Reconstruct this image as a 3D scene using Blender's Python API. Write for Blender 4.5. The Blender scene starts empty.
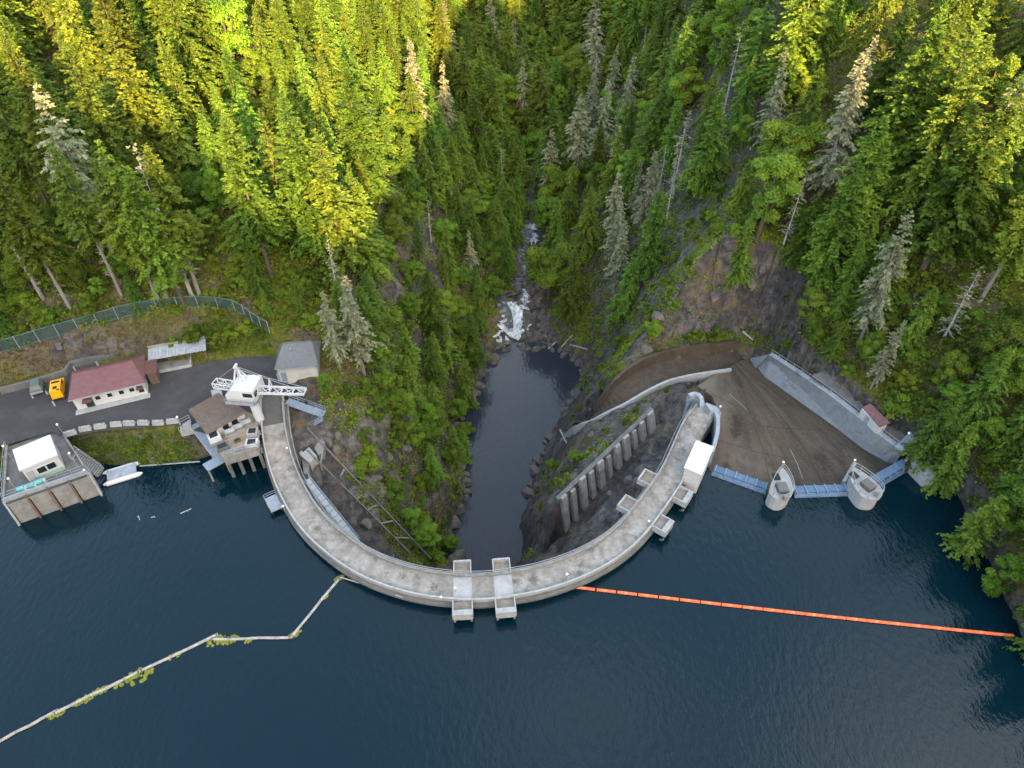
import bpy, bmesh, math, random
import numpy as np
from mathutils import Vector, Matrix
from mathutils.geometry import tessellate_polygon

random.seed(7)
rng = np.random.default_rng(7)
scene = bpy.context.scene
col = scene.collection

# ------------------------------------------------------------------ camera maths
TH = math.radians(43.0)
CH = 85.0
FPX = 683.0
CT, ST = math.cos(TH), math.sin(TH)

def ray(px, py):
    a = (px - 512) / FPX
    b = (384 - py) / FPX
    return Vector((a, CT + b * ST, -ST + b * CT))

def W(px, py, z=0.0):
    d = ray(px, py)
    t = (z - CH) / d.z
    return Vector((d.x * t, d.y * t, z))

def W2(px, py, z=0.0):
    w = W(px, py, z)
    return (w.x, w.y)

def project(x, y, z):
    dz = z - CH
    depth = y * CT - dz * ST
    up = y * ST + dz * CT
    return 512 + FPX * x / depth, 384 - FPX * up / depth, depth

# ------------------------------------------------------------------ materials
def mat(name, c1, c2=None, scale=1.0, rough=0.85, bump=0.0, bscale=None, metal=0.0, detail=6.0, lo=0.35, hi=0.65,
        stretch=None, rot=0.0, spec=0.3, c3=None, s3=0.2, lo3=0.55, hi3=0.7):
    m = bpy.data.materials.new(name)
    m.use_nodes = True
    nt = m.node_tree
    N, L = nt.nodes, nt.links
    b = N['Principled BSDF']
    b.inputs['Roughness'].default_value = rough
    b.inputs['Metallic'].default_value = metal
    b.inputs['Specular IOR Level'].default_value = spec
    b.inputs['Base Color'].default_value = (*c1, 1)
    tc = N.new('ShaderNodeTexCoord')
    mp = N.new('ShaderNodeMapping')
    L.new(tc.outputs['Object'], mp.inputs['Vector'])
    if stretch:
        mp.inputs['Rotation'].default_value = (0, 0, rot)
        mp.inputs['Scale'].default_value = stretch
    if c2:
        n = N.new('ShaderNodeTexNoise')
        n.inputs['Scale'].default_value = scale
        n.inputs['Detail'].default_value = detail
        n.inputs['Roughness'].default_value = 0.65
        L.new(mp.outputs['Vector'], n.inputs['Vector'])
        r = N.new('ShaderNodeMapRange')
        r.inputs['From Min'].default_value = lo
        r.inputs['From Max'].default_value = hi
        L.new(n.outputs['Fac'], r.inputs['Value'])
        mx = N.new('ShaderNodeMix')
        mx.data_type = 'RGBA'
        mx.inputs['A'].default_value = (*c1, 1)
        mx.inputs['B'].default_value = (*c2, 1)
        L.new(r.outputs['Result'], mx.inputs['Factor'])
        last = mx.outputs['Result']
        if c3:
            n3 = N.new('ShaderNodeTexNoise')
            n3.inputs['Scale'].default_value = s3
            n3.inputs['Detail'].default_value = 8
            n3.inputs['Roughness'].default_value = 0.7
            L.new(mp.outputs['Vector'], n3.inputs['Vector'])
            r3 = N.new('ShaderNodeMapRange')
            r3.inputs['From Min'].default_value = lo3
            r3.inputs['From Max'].default_value = hi3
            L.new(n3.outputs['Fac'], r3.inputs['Value'])
            m3 = N.new('ShaderNodeMix')
            m3.data_type = 'RGBA'
            m3.inputs['B'].default_value = (*c3, 1)
            L.new(last, m3.inputs['A'])
            L.new(r3.outputs['Result'], m3.inputs['Factor'])
            last = m3.outputs['Result']
        L.new(last, b.inputs['Base Color'])
    if bump:
        nb = N.new('ShaderNodeTexNoise')
        nb.inputs['Scale'].default_value = bscale or scale * 3
        nb.inputs['Detail'].default_value = 5
        L.new(mp.outputs['Vector'], nb.inputs['Vector'])
        bp = N.new('ShaderNodeBump')
        bp.inputs['Strength'].default_value = bump
        bp.inputs['Distance'].default_value = 0.3
        L.new(nb.outputs['Fac'], bp.inputs['Height'])
        L.new(bp.outputs['Normal'], b.inputs['Normal'])
    return m

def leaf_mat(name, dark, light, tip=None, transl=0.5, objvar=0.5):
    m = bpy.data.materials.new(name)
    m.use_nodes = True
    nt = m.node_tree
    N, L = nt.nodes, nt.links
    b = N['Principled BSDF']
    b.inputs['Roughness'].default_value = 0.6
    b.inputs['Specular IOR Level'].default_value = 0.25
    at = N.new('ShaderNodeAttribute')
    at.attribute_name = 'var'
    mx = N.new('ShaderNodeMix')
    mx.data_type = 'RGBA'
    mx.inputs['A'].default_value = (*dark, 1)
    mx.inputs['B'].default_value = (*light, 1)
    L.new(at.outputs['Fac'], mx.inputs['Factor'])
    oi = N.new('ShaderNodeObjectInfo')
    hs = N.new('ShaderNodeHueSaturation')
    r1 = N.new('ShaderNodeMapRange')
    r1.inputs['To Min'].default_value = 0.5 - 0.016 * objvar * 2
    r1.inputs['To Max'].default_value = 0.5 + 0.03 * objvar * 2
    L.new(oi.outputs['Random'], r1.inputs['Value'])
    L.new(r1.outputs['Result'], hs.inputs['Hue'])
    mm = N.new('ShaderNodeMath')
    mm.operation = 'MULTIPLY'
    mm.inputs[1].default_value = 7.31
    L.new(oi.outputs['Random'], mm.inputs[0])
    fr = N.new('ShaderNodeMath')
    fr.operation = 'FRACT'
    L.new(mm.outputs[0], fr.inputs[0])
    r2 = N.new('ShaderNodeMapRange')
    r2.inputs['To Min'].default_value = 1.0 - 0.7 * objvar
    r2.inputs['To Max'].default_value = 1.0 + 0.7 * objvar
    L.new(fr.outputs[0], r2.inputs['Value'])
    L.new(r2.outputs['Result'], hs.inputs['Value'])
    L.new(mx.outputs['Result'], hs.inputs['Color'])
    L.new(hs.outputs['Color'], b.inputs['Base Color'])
    tr = N.new('ShaderNodeBsdfTranslucent')
    L.new(hs.outputs['Color'], tr.inputs['Color'])
    ms = N.new('ShaderNodeMixShader')
    ms.inputs['Fac'].default_value = transl
    L.new(b.outputs['BSDF'], ms.inputs[1])
    L.new(tr.outputs['BSDF'], ms.inputs[2])
    L.new(ms.outputs['Shader'], N['Material Output'].inputs['Surface'])
    return m

M = {}
M['deck'] = mat('crest_concrete', (0.15, 0.132, 0.117), (0.306, 0.285, 0.261), .8, .9, .15, 6, detail=9, lo=.34, hi=.7, c3=(0.108, 0.0957, 0.0835), s3=.45, lo3=.53, hi3=.66)
M['conc'] = mat('weathered_concrete', (0.153, 0.146, 0.137), (0.237, 0.23, 0.216), .9, .9, .15, 5, c3=(0.118, 0.111, 0.104), s3=.3)
M['face'] = mat('stained_dam_face', (.12, .115, .108), (.2, .193, .182), .7, .9, .15, 5, c3=(.08, .076, .072), s3=.35)
M['conc_light'] = mat('pale_concrete', (0.251, 0.254, 0.258), (0.334, 0.334, 0.327), 1.2, .85, .1, 6, c3=(0.23, 0.23, 0.23), s3=.5)
M['conc_blue'] = mat('bluish_concrete', (0.209, 0.237, 0.271), (0.278, 0.306, 0.334), 1.0, .8, .1, 6, c3=(0.139, 0.153, 0.174), s3=.4)
M['conc_dark'] = mat('dark_concrete', (0.0905, 0.087, 0.0835), (0.139, 0.136, 0.132), .8, .85, .1, 6)
M['tray'] = mat('tan_tray_floor', (0.167, 0.143, 0.118), (0.216, 0.188, 0.16), 1.5, .9, .1, 6, c3=(0.132, 0.111, 0.094), s3=.6)
M['asphalt'] = mat('asphalt', (0.0418, 0.0404, 0.0432), (0.0592, 0.0578, 0.0599), .25, .92, .1, 12, c3=(0.0404, 0.0397, 0.0418), s3=.12, lo3=.48, hi3=.6)
M['asphalt2'] = mat('worn_asphalt', (0.0696, 0.0661, 0.0606), (0.0905, 0.087, 0.08), .6, .92, .1, 12, c3=(0.0626, 0.0606, 0.0578), s3=.3)
M['white'] = mat('white_paint', (0.459, 0.473, 0.487), (0.515, 0.522, 0.529), .8, .5, spec=.4)
M['white_wall'] = mat('white_wall', (0.404, 0.404, 0.397), (0.459, 0.459, 0.452), 1.5, .8, c3=(0.334, 0.327, 0.313), s3=.5)
M['maroon'] = mat('maroon_roof', (0.132, 0.0592, 0.0626), (0.16, 0.0766, 0.08), 1.2, .6, .08, 8, c3=(0.111, 0.0487, 0.0522), s3=.25)
M['maroon2'] = mat('maroon_annex_roof', (0.104, 0.0487, 0.0452), (0.125, 0.0592, 0.0557), 1.2, .6)
M['greyroof'] = mat('grey_shingle_roof', (0.111, 0.115, 0.125), (0.139, 0.143, 0.153), 2.5, .85, .15, 8)
M['brownroof'] = mat('brown_metal_roof', (0.139, 0.115, 0.101), (0.174, 0.146, 0.129), 1.5, .6, c3=(0.118, 0.0974, 0.087), s3=.4)
M['galv'] = mat('corrugated_metal', (0.251, 0.278, 0.32), (0.362, 0.383, 0.418), 1.3, .5, metal=.2, c3=(0.174, 0.188, 0.216), s3=.8)
M['steel_blue'] = mat('blue_grey_steel', (0.153, 0.202, 0.264), (0.209, 0.258, 0.32), 1.2, .55)
M['gate_blue'] = mat('blue_gate_paint', (.06, .115, .19), (.095, .155, .24), .8, .6, c3=(.045, .08, .13), s3=.5)
M['steel'] = mat('galvanised_steel', (0.264, 0.278, 0.292), (0.327, 0.341, 0.348), 1.5, .5, metal=.3)
M['dark'] = mat('dark_opening', (.02, .022, .025), None, rough=.5)
M['glass'] = mat('dark_glass', (.015, .018, .02), None, rough=.12, spec=.5)
M['rust'] = mat('rusty_steel', (0.111, 0.0696, 0.0487), (0.153, 0.104, 0.0766), 1.5, .9)
M['yellow'] = mat('yellow_paint', (.72, .31, .008), (.78, .36, .015), 2, .45, spec=.4)
M['greycar'] = mat('grey_green_paint', (0.0835, 0.104, 0.104), (0.111, 0.132, 0.132), 2, .4, spec=.5)
M['tyre'] = mat('black_rubber', (.02, .02, .02), None, rough=.9)
M['turq'] = mat('turquoise_paint', (.05, .36, .38), (.1, .45, .46), 2, .5)
M['mint'] = mat('mint_trim', (0.244, 0.348, 0.292), None, rough=.7)
M['orange'] = mat('orange_float', (.82, .10, .03), (.9, .16, .06), 1.5, .55, c3=(.7, .28, .16), s3=1.2)
M['log'] = mat('weathered_log', (0.292, 0.264, 0.237), (0.383, 0.355, 0.327), 2.0, .9, .2, 8)
M['moss'] = mat('floating_moss', (.11, .12, .012), (.2, .205, .03), 3, .95, .4, 8)
M['bark'] = mat('brown_bark', (0.056, 0.0464, 0.0384), (0.104, 0.0896, 0.076), 1.2, .95, .2, 6, stretch=(1, 1, .15))
M['palebark'] = mat('pale_grey_bark', (0.16, 0.144, 0.132), (0.256, 0.236, 0.216), 1.2, .95, .2, 6, stretch=(1, 1, .15))
M['deadwood'] = mat('bleached_deadwood', (0.278, 0.264, 0.251), (0.39, 0.376, 0.355), 1.2, .95)
M['rock'] = mat('dark_rock', (.06, .056, .055), (.15, .13, .115), .5, .92, .5, 2.5, c3=(.22, .17, .12), s3=.3, lo3=.58, hi3=.72)
M['spray'] = mat('white_water', (.14, .19, .23), (.74, .8, .84), 1.5, .5, .4, 2, detail=9, lo=.3, hi=.66, stretch=(1.3, .5, 1))
M['wood'] = mat('brown_timber', (0.0905, 0.0661, 0.0487), (0.139, 0.104, 0.08), 2, .9)
M['lampglass'] = mat('white_globe', (.85, .85, .84), None, rough=.3)
M['tanyard'] = mat('tan_yard', (0.251, 0.188, 0.132), (0.313, 0.251, 0.188), .8, .9)
M['pipe'] = mat('pale_pipe', (0.278, 0.306, 0.334), (0.348, 0.369, 0.397), 1, .5)
M['spill'] = mat('brown_stained_concrete', (0.0571, 0.0404, 0.0278), (0.108, 0.0821, 0.0612), .8, .9, .12, 4, stretch=(1.0, .07, 1), rot=math.radians(-28),
                 c3=(.05, .036, .027), s3=.3, lo3=.52, hi3=.66)
M['chute'] = mat('chute_concrete', (.048, .034, .023), (.08, .062, .045), .6, .85, .15, 4, c3=(.034, .026, .02), s3=.3)
M['fin'] = mat('pale_buttress_concrete', (.23, .222, .21), (.36, .35, .335), 1.2, .9, .1, 5, c3=(.12, .115, .108), s3=.6, lo3=.5, hi3=.66)
M['fence'] = mat('green_fence_post', (0.0835, 0.153, 0.139), (0.111, 0.181, 0.167), 2, .6)

# chain-link mesh: fine crossed wires with see-through gaps
m = bpy.data.materials.new('chain_link')
m.use_nodes = True
nt = m.node_tree
b = nt.nodes['Principled BSDF']
b.inputs['Base Color'].default_value = (.035, .075, .075, 1)
b.inputs['Roughness'].default_value = .6
tp = nt.nodes.new('ShaderNodeBsdfTransparent')
mxs = nt.nodes.new('ShaderNodeMixShader')
ck = nt.nodes.new('ShaderNodeTexChecker')
ck.inputs['Scale'].default_value = 14
ck.inputs['Color1'].default_value = (.42, .42, .42, 1)
ck.inputs['Color2'].default_value = (.8, .8, .8, 1)
tc = nt.nodes.new('ShaderNodeTexCoord')
nt.links.new(tc.outputs['Object'], ck.inputs['Vector'])
nt.links.new(ck.outputs['Color'], mxs.inputs['Fac'])
nt.links.new(tp.outputs[0], mxs.inputs[1])
nt.links.new(b.outputs[0], mxs.inputs[2])
nt.links.new(mxs.outputs[0], nt.nodes['Material Output'].inputs['Surface'])
M['chain'] = m

def water_mat(name, c1, c2, sx, bump, rough=.06, spec=.5):
    m = bpy.data.materials.new(name)
    m.use_nodes = True
    nt = m.node_tree
    N, L = nt.nodes, nt.links
    b = N['Principled BSDF']
    b.inputs['Roughness'].default_value = rough
    b.inputs['Specular IOR Level'].default_value = spec
    b.inputs['IOR'].default_value = 1.33
    tc = N.new('ShaderNodeTexCoord')
    n = N.new('ShaderNodeTexNoise')
    n.inputs['Scale'].default_value = sx
    n.inputs['Detail'].default_value = 3
    L.new(tc.outputs['Object'], n.inputs['Vector'])
    mx = N.new('ShaderNodeMix')
    mx.data_type = 'RGBA'
    mx.inputs['A'].default_value = (*c1, 1)
    mx.inputs['B'].default_value = (*c2, 1)
    L.new(n.outputs['Fac'], mx.inputs['Factor'])
    L.new(mx.outputs['Result'], b.inputs['Base Color'])
    mp = N.new('ShaderNodeMapping')
    mp.inputs['Rotation'].default_value = (0, 0, .5)
    mp.inputs['Scale'].default_value = (1.6, .8, 1)
    L.new(tc.outputs['Object'], mp.inputs['Vector'])
    nb = N.new('ShaderNodeTexNoise')
    nb.inputs['Scale'].default_value = .9
    nb.inputs['Detail'].default_value = 3
    nb.inputs['Roughness'].default_value = .55
    L.new(mp.outputs['Vector'], nb.inputs['Vector'])
    bp = N.new('ShaderNodeBump')
    bp.inputs['Strength'].default_value = bump
    bp.inputs['Distance'].default_value = .25
    L.new(nb.outputs['Fac'], bp.inputs['Height'])
    L.new(bp.outputs['Normal'], b.inputs['Normal'])
    return m
M['lake'] = water_mat('reservoir_water', (.0002, .0095, .0155), (.0004, .012, .019), .02, .24)
M['pool'] = water_mat('pool_water', (.02, .028, .037), (.026, .033, .042), .06, .2)
M['stream'] = mat('shallow_stream', (0.04, 0.044, 0.048), (0.24, 0.264, 0.288), .9, .3, .4, 2, lo=.5, hi=.66)

# ------------------------------------------------------------------ mesh builder and object helpers
OFF = {}

def setp(o, label=None, cat=None, group=None, kind=None):
    if label: o['label'] = label
    if cat: o['category'] = cat
    if group: o['group'] = group
    if kind: o['kind'] = kind
    return o

class MB:
    def __init__(s):
        s.v, s.f = [], []
    def add(s, vs, fs):
        n = len(s.v)
        s.v += [tuple(x) for x in vs]
        s.f += [tuple(i + n for i in f) for f in fs]
    def hexa(s, p):
        s.add(p, [(3, 2, 1, 0), (4, 5, 6, 7), (0, 1, 5, 4), (1, 2, 6, 5), (2, 3, 7, 6), (3, 0, 4, 7)])
    def obox(s, O, u, v, a, b, z, ztop=None):
        O, u, v = Vector(O), Vector(u), Vector(v)
        def p(i, j, k): 
            q = O + u * i + v * j
            return (q.x, q.y, O.z + k)
        s.hexa([p(a[0], b[0], z[0]), p(a[1], b[0], z[0]), p(a[1], b[1], z[0]), p(a[0], b[1], z[0]),
                p(a[0], b[0], z[1]), p(a[1], b[0], z[1]), p(a[1], b[1], z[1]), p(a[0], b[1], z[1])])
    def box(s, c, size, rz=0.0):
        u = Vector((math.cos(rz), math.sin(rz), 0))
        v = Vector((-math.sin(rz), math.cos(rz), 0))
        s.obox(c, u, v, (-size[0] / 2, size[0] / 2), (-size[1] / 2, size[1] / 2), (-size[2] / 2, size[2] / 2))
    def beam(s, p, q, w, h=None):
        h = h or w
        p, q = Vector(p), Vector(q)
        d = (q - p).normalized()
        up = Vector((0, 0, 1)) if abs(d.z) < .95 else Vector((1, 0, 0))
        x = d.cross(up).normalized() * w / 2
        y = x.normalized().cross(d).normalized() * h / 2
        s.hexa([p - x - y, p + x - y, p + x + y, p - x + y, q - x - y, q + x - y, q + x + y, q - x + y])
    def tube(s, p, q, r, r2=None, n=8):
        r2 = r if r2 is None else r2
        p, q = Vector(p), Vector(q)
        d = (q - p).normalized()
        up = Vector((0, 0, 1)) if abs(d.z) < .95 else Vector((1, 0, 0))
        x = d.cross(up).normalized()
        y = x.cross(d).normalized()
        vs = []
        for c, rr in ((p, r), (q, r2)):
            for k in range(n):
                a = 2 * math.pi * k / n
                vs.append(c + x * math.cos(a) * rr + y * math.sin(a) * rr)
        fs = [(k, (k + 1) % n, n + (k + 1) % n, n + k) for k in range(n)]
        fs += [tuple(range(n - 1, -1, -1)), tuple(range(n, 2 * n))]
        s.add(vs, fs)
    def ball(s, c, r, n=8, m_=6, sz=1.0):
        c = Vector(c)
        vs = [c + Vector((0, 0, -r * sz))]
        for i in range(1, m_):
            t = -math.pi / 2 + math.pi * i / m_
            for k in range(n):
                a = 2 * math.pi * k / n
                vs.append(c + Vector((r * math.cos(t) * math.cos(a), r * math.cos(t) * math.sin(a), r * sz * math.sin(t))))
        vs.append(c + Vector((0, 0, r * sz)))
        fs = [(0, 1 + (k + 1) % n, 1 + k) for k in range(n)]
        for i in range(m_ - 2):
            o = 1 + i * n
            fs += [(o + k, o + (k + 1) % n, o + n + (k + 1) % n, o + n + k) for k in range(n)]
        o = 1 + (m_ - 2) * n
        fs += [(o + k, o + (k + 1) % n, len(vs) - 1) for k in range(n)]
        s.add(vs, fs)
    def prism(s, poly, z0, z1):
        """poly: list of (x,y); z0,z1 numbers or per-vertex lists"""
        n = len(poly)
        Z0 = z0 if isinstance(z0, (list, tuple)) else [z0] * n
        Z1 = z1 if isinstance(z1, (list, tuple)) else [z1] * n
        vs = [(p[0], p[1], Z0[i]) for i, p in enumerate(poly)] + [(p[0], p[1], Z1[i]) for i, p in enumerate(poly)]
        tri = tessellate_polygon([[Vector((p[0], p[1], 0)) for p in poly]])
        fs = []
        for t in tri:
            a, b_, c = [Vector((poly[i][0], poly[i][1], 0)) for i in t]
            t = tuple(t)
            if (b_ - a).cross(c - a).z < 0: t = t[::-1]
            fs.append(tuple(i + n for i in t))
            fs.append(t[::-1])
        area = sum(poly[i][0] * poly[(i + 1) % n][1] - poly[(i + 1) % n][0] * poly[i][1] for i in range(n))
        for i in range(n):
            j = (i + 1) % n
            q = (i, j, n + j, n + i)
            fs.append(q if area > 0 else q[::-1])
        s.add(vs, fs)
    def sheet(s, poly, z):
        n = len(poly)
        Z = z if isinstance(z, (list, tuple)) else [z] * n
        tri = tessellate_polygon([[Vector((p[0], p[1], 0)) for p in poly]])
        fs = []
        for t in tri:
            a, b_, c = [Vector((poly[i][0], poly[i][1], 0)) for i in t]
            fs.append(tuple(t) if (b_ - a).cross(c - a).z > 0 else tuple(t)[::-1])
        s.add([(p[0], p[1], Z[i]) for i, p in enumerate(poly)], fs)
    def sweep(s, path, prof, closed=True, ends=True):
        """path: list of (pos Vector, upstream normal Vector); prof: list of (offset, z)"""
        m_ = len(prof)
        vs = []
        for p, nrm in path:
            for o, z in prof:
                vs.append((p.x + nrm.x * o, p.y + nrm.y * o, z + p.z))
        fs = []
        for i in range(len(path) - 1):
            for j in range(m_ if closed else m_ - 1):
                k = (j + 1) % m_
                fs.append((i * m_ + j, i * m_ + k, (i + 1) * m_ + k, (i + 1) * m_ + j))
        if closed and ends:
            fs.append(tuple(range(m_)))
            fs.append(tuple(range((len(path) - 1) * m_ + m_ - 1, (len(path) - 1) * m_ - 1, -1)))
        s.add(vs, fs)
    def build(s, name, material, parent=None, smooth=False):
        off = OFF.get(parent.name, Vector((0, 0, 0))) if parent else Vector((0, 0, 0))
        me = bpy.data.meshes.new(name)
        me.from_pydata([(x - off.x, y - off.y, z - off.z) for x, y, z in s.v], [], s.f)
        bm = bmesh.new()
        bm.from_mesh(me)
        bmesh.ops.recalc_face_normals(bm, faces=bm.faces)
        bm.to_mesh(me)
        bm.free()
        if smooth:
            for p in me.polygons: p.use_smooth = True
        me.materials.append(material)
        o = bpy.data.objects.new(name, me)
        col.objects.link(o)
        if parent:
            o.parent = parent
            OFF[o.name] = off
        return o

def thing(name, label, cat, loc=(0, 0, 0), group=None):
    o = bpy.data.objects.new(name, None)
    o.empty_display_size = .5
    col.objects.link(o)
    o.location = loc
    OFF[o.name] = Vector(loc)
    return setp(o, label, cat, group)

def dup(root, loc, rz=0.0, sc=None, label=None, group=None):
    r = root.copy()
    col.objects.link(r)
    r.location = loc
    r.rotation_euler = (0, 0, rz)
    if sc is not None: r.scale = sc if hasattr(sc, '__len__') else (sc, sc, sc)
    if label: r['label'] = label
    if group: r['group'] = group
    for ch in list(root.children):
        c = ch.copy()
        col.objects.link(c)
        c.parent = r
        for g in list(ch.children):
            d = g.copy()
            col.objects.link(d)
            d.parent = c
    return r

def np_mesh(name, verts, quads, var=None, material=None):
    me = bpy.data.meshes.new(name)
    nv, nf = len(verts), len(quads)
    k = quads.shape[1]
    me.vertices.add(nv)
    me.vertices.foreach_set('co', verts.astype(np.float32).ravel())
    me.loops.add(nf * k)
    me.loops.foreach_set('vertex_index', quads.astype(np.int32).ravel())
    me.polygons.add(nf)
    me.polygons.foreach_set('loop_start', np.arange(0, nf * k, k, dtype=np.int32))
    me.polygons.foreach_set('loop_total', np.full(nf, k, dtype=np.int32))
    me.update(calc_edges=True)
    if var is not None:
        a = me.attributes.new('var', 'FLOAT', 'FACE')
        a.data.foreach_set('value', var.astype(np.float32))
    if material: me.materials.append(material)
    return me

# ------------------------------------------------------------------ dam centre line
def catmull(pts, step=1.0):
    P_ = [Vector(p) for p in pts]
    P_ = [P_[0] * 2 - P_[1]] + P_ + [P_[-1] * 2 - P_[-2]]
    out = []
    for i in range(1, len(P_) - 2):
        a, b_, c, d = P_[i - 1:i + 3]
        n = max(2, int((c - b_).length / step))
        for k in range(n):
            t = k / n
            out.append(.5 * ((2 * b_) + (c - a) * t + (2 * a - 5 * b_ + 4 * c - d) * t * t + (3 * b_ - a - 3 * c + d) * t ** 3))
    out.append(P_[-2])
    return out

ZD = 1.9
deck_px = [(272, 396, 5.15), (273, 415, 4.9), (275, 435, 4.2), (281, 462, 2.6), (292, 490), (309, 518), (334, 543), (367, 565), (407, 580), (447, 587), (486, 588),
           (528, 582), (553, 575.5), (574, 568), (594, 558.5), (614, 546), (634, 528), (655, 501), (673, 474), (685, 447), (694, 427), (706, 410)]
dam_pts = catmull([W(q[0], q[1], q[2] if len(q) > 2 else ZD) for q in deck_px], 1.0)

def with_normals(pts, z=None):
    out = []
    for i, p in enumerate(pts):
        t = (pts[min(i + 1, len(pts) - 1)] - pts[max(i - 1, 0)])
        t.z = 0
        t.normalize()
        q = p.copy()
        if z is not None: q.z = z
        out.append((q, Vector((t.y, -t.x, 0))))
    return out
dam_path = [(Vector((p.x, p.y, p.z - 3.5)), n * .81) for p, n in with_normals(dam_pts)]

def dam_index(px, py):
    w = W(px, py, ZD)
    return min(range(len(dam_pts)), key=lambda i: (dam_pts[i] - w).length)

# ------------------------------------------------------------------ terrain
def inpoly(x, y, poly):
    r = np.zeros(x.shape, bool)
    n = len(poly)
    for i in range(n):
        x1, y1 = poly[i]
        x2, y2 = poly[(i + 1) % n]
        if y1 == y2: continue
        c = ((y1 > y) != (y2 > y)) & (x < (x2 - x1) * (y - y1) / (y2 - y1) + x1)
        r ^= c
    return r

def segdist(x, y, poly, closed=True, zs=None):
    best = np.full(x.shape, 1e9)
    bz = np.zeros(x.shape)
    n = len(poly)
    for i in range(n if closed else n - 1):
        x1, y1 = poly[i]
        x2, y2 = poly[(i + 1) % n]
        dx, dy = x2 - x1, y2 - y1
        L2 = dx * dx + dy * dy + 1e-9
        t = np.clip(((x - x1) * dx + (y - y1) * dy) / L2, 0, 1)
        d = np.hypot(x - x1 - t * dx, y - y1 - t * dy)
        if zs is not None:
            z = zs[i] + (zs[(i + 1) % n] - zs[i]) * t
            bz = np.where(d < best, z, bz)
        best = np.minimum(best, d)
    return (best, bz) if zs is not None else best

def vnoise(x, y, seed):
    xi, yi = np.floor(x).astype(np.int64), np.floor(y).astype(np.int64)
    fx, fy = x - xi, y - yi
    fx, fy = fx * fx * (3 - 2 * fx), fy * fy * (3 - 2 * fy)
    def h(a, b_):
        n = (a * 374761393 + b_ * 668265263 + seed * 982451653) & 0x7fffffff
        n = ((n ^ (n >> 13)) * 1274126177) & 0x7fffffff
        return ((n ^ (n >> 16)) & 0xffff) / 65535.0
    return (h(xi, yi) * (1 - fx) + h(xi + 1, yi) * fx) * (1 - fy) + (h(xi, yi + 1) * (1 - fx) + h(xi + 1, yi + 1) * fx) * fy

def fbm(x, y, s, seed, oct_=4, ridged=False):
    r, a, tot = 0, 1.0, 0
    for o in range(oct_):
        n = vnoise(x / s + 17.3 * o, y / s - 9.1 * o, seed + o)
        if ridged: n = 1 - np.abs(2 * n - 1)
        r = r + a * n
        tot += a
        a *= .5
        s *= .5
    return r / tot - .5

ctrl = []
def C(px, py, z):
    w = W(px, py, z)
    ctrl.append((w.x, w.y, z))
# left bench, dirt slope and hill
for a in [(0, 440, 5), (0, 395, 5), (100, 420, 5), (180, 415, 5), (240, 370, 5), (280, 355, 5), (200, 352, 5.3), (150, 352, 6), (60, 366, 6.2),
          (0, 350, 9.3), (120, 322, 10), (235, 308, 10), (275, 330, 8), (300, 385, 5), (318, 380, 5), (71, 314, 13), (165, 306, 13),
          (335, 400, 3), (330, 450, -1), (322, 500, -5), (300, 470, 0), (370, 540, -12), (400, 562, -18), (400, 450, -12), (410, 520, -17), (380, 400, -2), (420, 380, -18),
          (445, 556, -38), (465, 490, -38), (450, 430, -38), (480, 380, -38), (495, 348, -38), (345, 345, 6), (440, 400, -30), (435, 500, -28),
          (530, 555, -34), (535, 500, -38), (545, 450, -38), (562, 420, -38), (583, 375, -38), (560, 352, -38),
          (566, 531, -18), (600, 485, -15), (650, 436, -11), (555, 545, -16), (610, 540, -8), (625, 500, -6), (645, 470, -4), (600, 520, -8), (660, 450, -6), (690, 392, -4.5),
          (600, 440, -10.5), (635, 406, -8), (655, 396, -7.2), (555, 480, -20), (575, 470, -11), (545, 520, -24),
          (600, 388, -11), (582, 408, -23), (632, 366, -5.5), (680, 345, 0), (735, 338, 4), (650, 335, -4), (620, 350, -18),
          (700, 290, 10), (720, 240, 18), (680, 250, 4), (640, 300, -12), (765, 325, 8), (800, 345, 7),
          (790, 360, 3), (830, 388, 3.5), (862, 412, 3.5), (900, 442, 4), (930, 458, 3.5), (960, 475, 3)]:
    C(*a)
ctrl += [(-100, 130, 19), (-65, 130, 18), (-60, 165, 27), (-110, 165, 32), (-160, 165, 40), (-160, 110, 18), (-130, 80, 9), (-200, 200, 70), (-110, 220, 55),
         (-70, 220, 45), (-33, 128, 9), (-32, 150, 9), (-36, 180, 12), (-45, 220, 22), (-14, 180, -20), (-16, 205, -16), (-60, 260, 45),
         (50, 104, 8), (58, 96, 8.5), (64, 88, 9), (68, 80, 8.5), (66, 71, 5), (55, 114, 14), (62, 106, 16), (72, 98, 19), (76, 86, 17), (80, 74, 14), (88, 100, 29), (105, 100, 40), (100, 70, 25), (82, 52, 12), (68, 42, 2), (110, 40, 22), (60, 140, 32), (90, 140, 52), (48, 180, 22),
         (80, 200, 62), (40, 220, -2), (60, 260, 34), (130, 120, 68), (120, 200, 95), (28, 180, -14),
         (0, 152, -37.5), (3, 180, -36.5), (6, 207, -34.5), (9, 240, -31), (0, 280, -27), (-15, 330, -22), (22, 235, -24), (-14, 235, -24), (34, 285, -8), (-38, 285, 2),
         (0, 370, -12), (-80, 370, 70), (80, 370, 50), (0, 430, 20), (-60, 430, 60), (60, 430, 60), (180, 300, 130), (-180, 320, 110), (180, 0, 60), (180, 100, 90),
         (-180, 20, 10), (-200, 100, 25)]
ctrl = np.array(ctrl, float)

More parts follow.
